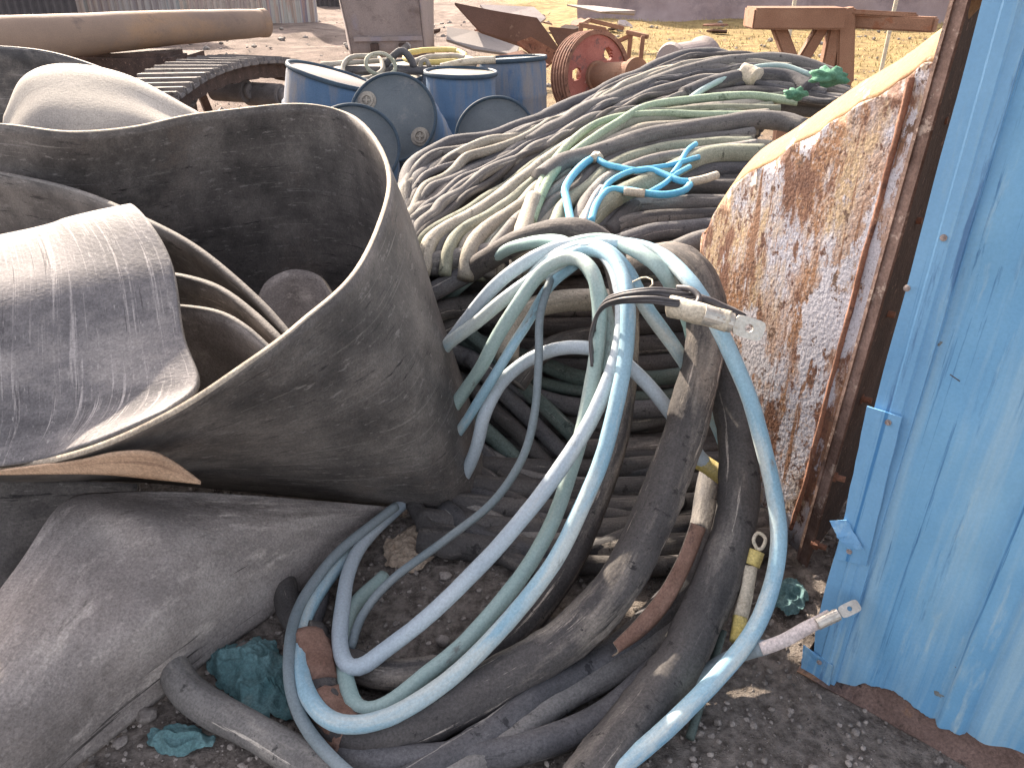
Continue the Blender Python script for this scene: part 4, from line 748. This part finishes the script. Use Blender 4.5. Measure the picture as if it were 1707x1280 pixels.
drum_from_lid(825, 228, 5.3, (-.15, -.80, .50), .265, .85, 'tipped drum with plain grey lid beside the cable fan', dent=.01)
drum_from_lid(590, 245, 4.6, (.15, -.75, .6), .26, .8, 'drum mostly hidden behind the rim of the largest belt loop')
drum_from_lid(700, 108, 7.7, (.03, .0, 1), .28, .9, 'rear blue drum under the yellowish lid ring', lid=drum_c, dent=.02)
drum_from_lid(600, 112, 7.4, (-.03, .0, 1), .28, .9, 'rear blue drum under the tan rope ring', lid=belt_mud, dent=.02)
# junk on the drums
def ring(name, c, r, tr, m, label, tilt=(0, 0, 1), cat='ring', sx=1):
    a = Vector(tilt).normalized(); u = a.orthogonal().normalized(); v = a.cross(u)
    pts = [Vector(c) + u * math.cos(k / 20 * 2 * math.pi) * r + v * math.sin(k / 20 * 2 * math.pi) * r for k in range(21)]
    o = tube(name, pts, tr, m, seg=10, step=.03, wob=.1, jit=.02); recenter(o); return props(o, label, cat)
ring('rope_ring', AY(605, 112, 6.8), .17, .02, c_tan, 'tan rope ring lying left of the junk on the drums', (0, -.5, 1), 'rope')
ring('hose_ring', AY(635, 108, 6.7), .12, .016, c_olive, 'small olive hose coil on the junk above the drums', (.3, -.7, 1), 'hose')
ring('lid_ring', AY(725, 94, 7.6), .28, .025, tape_y, 'yellowish lid ring on top of the rear drums', (0, -.1, 1))
ring('lid_ring', AY(740, 106, 7.2), .26, .028, drum_c, 'cream lid ring lying lower on the rear drums', (0, -.12, 1))
for (pts, r, m_, lab) in [([(640, 110), (655, 95), (670, 85), (684, 98), (690, 112)], .03, c_slate, 'dark bent handle sticking up from the junk on the drums'), ([(572, 117), (640, 118), (700, 118), (726, 117)], .035, c_slate, 'slate pipe lying across the tops of the drums'), ([(700, 118), (702, 104), (710, 100), (716, 112)], .02, drum_c, 'pale elbow pipe on the drum tops'), ([(535, 108), (600, 104), (660, 100)], .02, c_tan, 'tan stick lying on the drums at left'), ([(735, 112), (780, 103), (826, 100)], .03, tape, 'cream board edge lying across the middle drum')]:
    cable([AY(x, y, 6.9) for x, y in pts], r, m_, lab, cat='pipe', name='scrap_pipe')
bm = bmesh.new(); c = AY(665, 88, 7.0); bx(bm, c, (.22, .1, .05), Matrix.Rotation(R(-35), 3, 'Y')); bevel(bm, .008); props(recenter(frombm('scrap_block', bm, track_m)), 'dark grey metal block on top of the junk over the drums', 'scrap metal')

# ------------------------------------------------------------------ crawler track
t = thing('crawler_track', 'rusty grey crawler track chain lying in a low arch left of the drums', 'crawler track', AZ(390, 170, 0))
path = spline([AY(x, y, Y_) for x, y, Y_ in ((270, 172, 6.3), (300, 150, 6.6), (335, 128, 7.0), (375, 113, 7.6), (415, 105, 8.2), (455, 103, 8.9), (490, 108, 9.6), (530, 116, 10.3))], 19)
for i in range(len(path) - 1):
    a, b = path[i], path[i + 1]; d = (b - a).normalized(); sdv = Vector((-.95, .33, 0)); sdv = (sdv - d * sdv.dot(d)).normalized(); nr = d.cross(sdv); Rm = Matrix((d, sdv, nr)).transposed(); c = (a + b) / 2
    bm = bmesh.new(); nr = nr if nr.z > 0 else -nr; bx(bm, c + sdv * .2, ((b - a).length * .78, .6, .03), Rm); bx(bm, c + sdv * .2 + nr * .03 + d * .04, (.03, .6, .05), Rm); bx(bm, c + sdv * .2 + nr * .025 - d * .05, (.02, .6, .035), Rm); bevel(bm, .005); frombm('track_pad', bm, track_m, t)
for nm, off in (('link_chain', .05), ('link_chain', .32)):
    bm = bmesh.new()
    for i in range(len(path) - 1):
        a, b = path[i], path[i + 1]; bar(bm, a + Vector((-off, off * .3, -.09)), b + Vector((-off, off * .3, -.09)), .05, .13 + .02 * (i % 2))
    frombm(nm, bm, rust_dark, t)
for (x, y) in ((316, 158), (412, 152), (470, 160)):
    c = AY(x, y, 7.6 if x < 400 else 8.6); bm = bmesh.new(); cyl(bm, c + Vector((-.4, .14, 0)), c + Vector((0, -.0, 0)), .12, 24); cyl(bm, c, c + Vector((.04, -.015, 0)), .08, 24); bevel(bm, .008); frombm('roller', bm, track_m, t)
# big pipe on a stand
t = thing('large_pipe', 'long dusty pipe with orange sunlit end lying across the far left', 'pipe', AZ(200, 140, 0))
pa, pb = AY(-200, 74, 6.6), AY(438, 39, 9.2); pa2 = pa
me = tube_mesh('pipe_body', [pa, pa.lerp(pb, .33) + Vector((0, 0, -.02)), pa.lerp(pb, .66), pb], .215, seg=32, step=.12, wob=.03, rfun=lambda f: 1 - .36 * f); link('pipe_body', me, pipe_m, t)
d = (pb - pa).normalized(); q = d.to_track_quat('Z', 'Y').to_matrix().to_4x4(); bm = bmesh.new(); lathe(bm, [(.137, -.05), (.145, -.02), (.145, .03), (.127, .035), (.12, .0), (.0, -.0)], Matrix.Translation(pb) @ q, 32); frombm('end_flange', bm, pipe_m, t, smooth=False)
bm = bmesh.new(); c = AY(262, 92, 8.6)
for sx in (-.35, .35): bar(bm, (c.x + sx, c.y - .2, 0), (c.x + sx * .6, c.y - .1, c.z), .08, .08); bar(bm, (c.x + sx, c.y + .3, 0), (c.x + sx * .6, c.y + .2, c.z), .08, .08)
bx(bm, (c.x, c.y, c.z - .04), (.8, .5, .12)); frombm('cradle', bm, rust_dark, t)
bm = bmesh.new(); c = AY(120, 120, 8.2); bx(bm, (c.x, c.y, .5), (2.2, .5, .7)); bevel(bm, .04); props(recenter(frombm('steel_crate', bm, rust_dark)), 'dark rusty steel box in the shade under the large pipe', 'steel box')

# hopper
t = thing('steel_hopper', 'mauve grey sheet metal hopper narrowing downwards behind the drums', 'hopper', AZ(645, 100, 0))
def hq(l, m_, nm, th=.02):
    bm = bmesh.new(); bm.faces.new([bm.verts.new(p) for p in l]); bmesh.ops.subdivide_edges(bm, edges=list(bm.edges), cuts=8, use_grid_fill=True)
    for v in bm.verts: v.co += Vector(noise.noise_vector(v.co * 1.5)) * .03
    o = frombm(nm, bm, m_, t, smooth=True); so = o.modifiers.new('s', 'SOLIDIFY'); so.thickness = th; return o
hq([AY(592, 100, 10.5), AY(708, 96, 10.5), AY(684, -90, 10.2), AY(552, -90, 10.2)], steel_g, 'front_sheet')
hq([AY(708, 96, 10.5), AY(722, 92, 10.9), AY(722, -90, 11.3), AY(684, -90, 10.2)], steel_g, 'side_sheet')
hq([AY(592, 100, 10.5), AY(588, 98, 11.2), AY(548, -90, 11.2), AY(552, -90, 10.2)], steel_g, 'left_sheet')
for x in (625, 672):
    bm = bmesh.new(); c = AY(x, 84, 10.4); bx(bm, c, (.1, .06, .16)); bevel(bm, .01); frombm('lug_plate', bm, rust_dark, t)
bm = bmesh.new(); bar(bm, AY(590, 66, 10.4), AY(704, 64, 10.4), .04, .05); frombm('stiffener', bm, steel_g, t)

# ------------------------------------------------------------------ scrap plates, wheels and frames beyond
def plate(name, pix, m, label, th=.03, cat='scrap plate', Y0=None, group='scrap plates beyond the drums'):
    bm = bmesh.new(); f_ = bm.faces.new([bm.verts.new(AY(*p)) for p in pix]); 
    g = bmesh.ops.extrude_face_region(bm, geom=[f_]); bmesh.ops.translate(bm, vec=(0, th, -th), verts=[v for v in g['geom'] if isinstance(v, bmesh.types.BMVert)])
    return props(recenter(frombm(name, bm, m)), label, cat, group)
plate('scrap_plate', [(758, 5, 11), (822, 18, 11), (895, 30, 11), (910, 50, 11.05), (940, 92, 11.15), (875, 78, 11.15), (800, 52, 11.1)], plate_br, 'largest brown scrap plate with pointed left end')
plate('scrap_plate', [(800, 8, 13), (890, 12, 13), (910, 30, 12.6), (895, 42, 12.4), (820, 30, 12.6)], steel_g, 'pale flat plate behind the largest brown plate')
plate('scrap_plate', [(745, 45, 11), (790, 52, 11), (865, 78, 10.4), (860, 92, 10.2), (790, 82, 10.4), (744, 66, 10.6)], belt_mud, 'curled dark bark like slab under the brown plate')
plate('scrap_plate', [(862, 70, 9.6), (885, 62, 9.6), (935, 90, 9.7), (912, 110, 9.7)], rust_mid, 'small rusty plate leaning beside the red pulley')
plate('scrap_plate', [(915, 45, 10.5), (965, 50, 10.5), (985, 85, 10.6), (940, 92, 10.6)], plate_br, 'upright brown plate behind the red pulley')
plate('scrap_plate', [(820, 95, 9.6), (870, 84, 9.6), (915, 108, 9.2), (880, 120, 9)], rust_mid, 'thin rusty sheet lying flat right of the drums')
plate('scrap_plate', [(945, 8, 18), (990, 10, 18), (1060, 18, 17), (1058, 24, 17), (1000, 20, 17)], steel_g, 'pale long board on the far slope')
for k in range(26):
    x = random.uniform(600, 1240); y = random.uniform(18, 62); Y_ = random.uniform(12, 18) ; c = AZ(x, y + random.uniform(0, 20), .05)
    if c.y > 24: continue
    w_ = random.uniform(.12, .5); h = random.uniform(.08, .3); bm = bmesh.new(); Rm = Matrix.Rotation(random.uniform(0, 3.1), 3, 'Z') @ Matrix.Rotation(random.uniform(-.5, .5), 3, 'X')
    n_ = random.randint(4, 6); ps = [Vector((math.cos(q / n_ * 6.283) * w_ * random.uniform(.6, 1.2), math.sin(q / n_ * 6.283) * h * random.uniform(.6, 1.2), 0)) for q in range(n_)]
    f_ = bm.faces.new([bm.verts.new(c + Rm @ p) for p in ps]); g_ = bmesh.ops.extrude_face_region(bm, geom=[f_]); bmesh.ops.translate(bm, vec=(0, 0, .04), verts=[v for v in g_['geom'] if isinstance(v, bmesh.types.BMVert)])
    props(recenter(frombm('scrap_piece', bm, random.choice([rust_mid, plate_br, steel_g, rust_dark]))), 'small rusty scrap piece strewn over the yard behind the drums and cable heap', 'scrap metal', 'small scrap strewn over the yard')
def pulley(c, axis, R_, wd, label, m1=rust_red, groove=True):
    a = Vector(axis).normalized(); Mx = Matrix.Translation(c) @ a.to_track_quat('Z', 'Y').to_matrix().to_4x4(); t = thing('pulley_wheel', label, 'pulley', c)
    bm = bmesh.new(); prof_ = [(R_ * .9, wd / 2)]; ng = 5
    prof_ += [(R_, wd / 2)]
    for k in range(ng): z0 = wd / 2 - wd * (k + .5) / ng; prof_ += [(R_, z0 + wd * .06), (R_ * .94, z0), (R_, z0 - wd * .06)] if groove else [(R_, z0)]
    prof_ += [(R_, -wd / 2), (R_ * .9, -wd / 2), (R_ * .9, wd / 2)]; lathe(bm, prof_, Mx, 48); frombm('grooved_rim', bm, rust_mid, t, smooth=False)
    # web with three round openings
    bm = bmesh.new(); seg = 96; rin = R_ * .3; ro = R_ * .905
    for z in (.06, .02):
        pass
    g = []
    for i in range(seg + 1):
        an = 2 * math.pi * i / seg; rw = []
        for j in range(15): rr = rin + (ro - rin) * j / 14; rw.append((rr * math.cos(an), rr * math.sin(an)))
        g.append(rw)
    holes = [(R_ * .6 * math.cos(k), R_ * .6 * math.sin(k), R_ * .14) for k in (.9, .9 + 2.09, .9 + 4.19)]
    for i in range(seg):
        for j in range(14):
            cx = (g[i][j][0] + g[i + 1][j + 1][0]) / 2; cy = (g[i][j][1] + g[i + 1][j + 1][1]) / 2
            if any((cx - h[0]) ** 2 + (cy - h[1]) ** 2 < h[2] ** 2 for h in holes): continue
            bm.faces.new([bm.verts.new(Mx @ Vector((p[0], p[1], wd * .22))) for p in (g[i][j], g[i + 1][j], g[i + 1][j + 1], g[i][j + 1])])
    bmesh.ops.remove_doubles(bm, verts=bm.verts, dist=.0005); o = frombm('web', bm, m1, t, smooth=False); so = o.modifiers.new('s', 'SOLIDIFY'); so.thickness = .04
    bm = bmesh.new(); lathe(bm, [(0, wd * .95), (R_ * .18, wd * .95), (R_ * .2, wd * .9), (R_ * .2, wd * .6), (R_ * .34, wd * .55), (R_ * .36, -wd * .2), (0, -wd * .2)], Mx, 32); frombm('hub', bm, rust_org, t, smooth=False); return t
ax_ = Vector((.55, -.8, .12)).normalized(); pc = AY(985, 128, 8.0); pulley(pc, ax_, .41, .22, 'large red cast pulley wheel with grooved rim and hub')
bm = bmesh.new(); cyl(bm, pc + ax_ * .08, pc + ax_ * .62, .12, 28); cyl(bm, pc + ax_ * .6, pc + ax_ * .66, .15, 28); bevel(bm, .006); props(recenter(frombm('shaft_drum', bm, rust_org)), 'orange rusty shaft drum in front of the red pulley', 'shaft')
bm = bmesh.new(); c1, c2 = AY(1085, 120, 7.2), AY(1150, 112, 7.6); lathe(bm, [(0, 0), (.26, 0), (.28, .02), (.26, .04), (.255, .32), (.28, .34), (.28, .37), (0, .37)], Matrix.Translation(AY(1118, 128, 7.2)) @ Vector((.9, .45, .1)).to_track_quat('Z', 'Y').to_matrix().to_4x4(), 40)
props(recenter(frombm('cable_drum', bm, steel_g, smooth=False)), 'pale roller drum with rusty rims poking up behind the cables', 'roller')
def frame(name, segs, w_, m, label, cat='steel frame', Yd=None):
    t = thing(name, label, cat, AY(*segs[0][1])); 
    for nm, a, b in segs:
        bm = bmesh.new(); bar(bm, AY(*a), AY(*b), w_, w_); bevel(bm, w_ * .15); frombm(nm, bm, m, t)
    return t
frame('rusty_rack', [('upright', (970, 92, 9.2), (968, 42, 9.2)), ('top_rail', (968, 42, 9.2), (1010, 50, 9.2)), ('upright', (1020, 82, 9.2), (1010, 50, 9.2)), ('top_rail', (968, 42, 9.2), (982, 34, 9.8)), ('top_rail', (982, 34, 9.8), (1040, 48, 9.8))], .045, rust_org, 'low rusty tube rack just behind the red pulley')
frame('rusty_stand', [('leg', (1046, 112, 8.4), (1052, 54, 8.4)), ('leg', (1066, 118, 8.2), (1072, 60, 8.2)), ('cross_bar', (1045, 54, 8.4), (1080, 62, 8.2)), ('brace', (1010, 78, 8.6), (1052, 60, 8.4))], .04, rust_org, 'slim rusty stand right of the red pulley')
# orange gantry
t = thing('orange_trestle', 'orange painted steel trestle with thick top beam and splayed legs behind the bucket', 'trestle', AZ(1330, 180, 0))
GY = 6.4
for nm, a, b, w_, h_ in [('top_beam', (1248, 30, GY), (1400, 30, GY), .28, .145), ('leg', (1296, 42, GY), (1322, 110, GY), .09, .10), ('leg', (1372, 42, GY), (1330, 112, GY), .08, .09), ('leg', (1392, 42, GY), (1375, 125, GY), .09, .10), ('post', (1408, 14, GY), (1405, 140, GY), .12, .13), ('rear_beam', (1402, 34, GY + .1), (1560, 42, GY - .4), .09, .10), ('top_rail', (1402, 20, GY), (1530, 27, GY - .3), .03, .04)]:
    bm = bmesh.new(); bar(bm, AY(*a), AY(*b), w_, h_); bevel(bm, .012); frombm(nm, bm, rust_org, t)
for x, y in ((1315, 105), (1378, 120), (1405, 138)):
    a = AY(x, y, GY); bm = bmesh.new(); bar(bm, a, (a.x + .05, a.y, 0), .09, .10); frombm('lower_leg', bm, rust_org, t)
for x in (1322, 1490):
    bm = bmesh.new(); p = AY(x, 20, 9.5); cyl(bm, (p.x, p.y, 0), (p.x, p.y, 2.3), .022, 10); props(recenter(frombm('thin_pole', bm, tape)), 'thin pale pole standing beyond the %s of the orange trestle' % ('left half' if x == 1322 else 'right rail'), 'pole')

# ------------------------------------------------------------------ far walls
def corr(x0, x1, Y, h, m, label, name='sheet_fence', zb=0, pitch=.18):
    a, b = AY(x0, 20, Y), AY(x1, 20, Y); n_ = int((b.x - a.x) / pitch * 4); bm = bmesh.new(); p = None
    for i in range(n_ + 1):
        x = a.x + (b.x - a.x) * i / n_; o = (0, .05, .05, 0)[i % 4]; q = (bm.verts.new((x, Y + o, zb)), bm.verts.new((x + .0, Y + o, h)))
        if p: bm.faces.new((p[0], q[0], q[1], p[1]))
        p = q
    o = frombm(name, bm, m); so = o.modifiers.new('s', 'SOLIDIFY'); so.thickness = .01; recenter(o); return props(o, label, 'fence')
def stripes(name, cols, sc):
    m = bpy.data.materials.new(name); m.use_nodes = True; N = m.node_tree.nodes; L = m.node_tree.links; b = N['Principled BSDF']
    tc = N.new('ShaderNodeTexCoord'); mp = N.new('ShaderNodeMapping'); mp.inputs['Scale'].default_value = (sc, .01, .12); L.new(tc.outputs['Object'], mp.inputs[0])
    t = N.new('ShaderNodeTexNoise'); t.inputs['Scale'].default_value = 1; t.inputs['Detail'].default_value = 3; L.new(mp.outputs[0], t.inputs['Vector'])
    r_ = N.new('ShaderNodeValToRGB'); e = r_.color_ramp.elements; r_.color_ramp.interpolation = 'CONSTANT'
    while len(e) < len(cols): e.new(.5)
    for i, c in enumerate(cols): e[i].position = .3 + .4 * i / len(cols); e[i].color = (*c, 1)
    L.new(t.outputs['Fac'], r_.inputs[0]); L.new(r_.outputs[0], b.inputs['Base Color']); b.inputs['Roughness'].default_value = .7; return m
s1 = stripes('fence_stripes_faded', [(.16, .33, .36), (.36, .28, .24), (.40, .38, .35), (.25, .22, .25), (.34, .24, .22)], 4)
s2 = stripes('fence_stripes_grey', [(.24, .25, .25), (.34, .32, .31), (.27, .24, .24), (.36, .33, .31)], 5)
dk = M('shed_dark', [(.3, (.06, .055, .06)), (.7, (.11, .10, .10))], 2, 5, .9, bump=.3)
corr(440, 528, 24, 3.5, s1, 'faded blue and pink striped metal fence left of the hopper')
corr(300, 440, 25.5, 3.5, s2, 'grey ribbed metal fence beyond the end of the large pipe')
corr(-200, 130, 20, 3.5, dk, 'dark metal fence panel at the far top left')
corr(130, 300, 22, 3.5, s2, 'pale grey metal fence between the dark panel and the ribbed one')
corr(528, 590, 32, 3.5, dk, 'dark fence strip seen left of the hopper top')
# earth bank right
bm = bmesh.new(); g = []
for i in range(121):
    x = 2 + i * .35; rw = []
    for j in range(14):
        f = j / 13; y = 26 - x * .12 + f * 3.0; z = 4.2 * f ** .8; q = Vector((x, y, z)); q += Vector(noise.noise_vector(q * .8)) * .5 * (f > 0) + Vector(noise.noise_vector(q * 3)) * .15 * (f > 0); rw.append(bm.verts.new(q - Vector((0, 0, .1))))
    g.append(rw)
for i in range(120):
    for j in range(13): bm.faces.new((g[i][j], g[i + 1][j], g[i + 1][j + 1], g[i][j + 1]))
props(frombm('hillside', bm, wall_p, smooth=True), kind='structure')
# straw tufts and rubble on the far slope
bm = bmesh.new()
for i in range(5000):
    y = random.uniform(10, 26); x = random.uniform(.07, .62) * y
    if x < .6 + .03 * y: continue
    z = gh(x, y); a = random.uniform(0, 6.3); h = random.uniform(.03, .10); w_ = .01
    v = [bm.verts.new((x + math.cos(a) * w_, y + math.sin(a) * w_, z)), bm.verts.new((x - math.cos(a) * w_, y - math.sin(a) * w_, z)), bm.verts.new((x + random.uniform(-.06, .06), y + random.uniform(-.06, .06), z + h))]; bm.faces.new(v)
straw_m = M('straw', [(.3, (.30, .23, .10)), (.7, (.44, .36, .18))], 5, 4, .9, bump=0)
props(frombm('dry_grass', bm, straw_m), 'dry yellow straw scattered over the far slope', 'dry grass', kind='stuff')
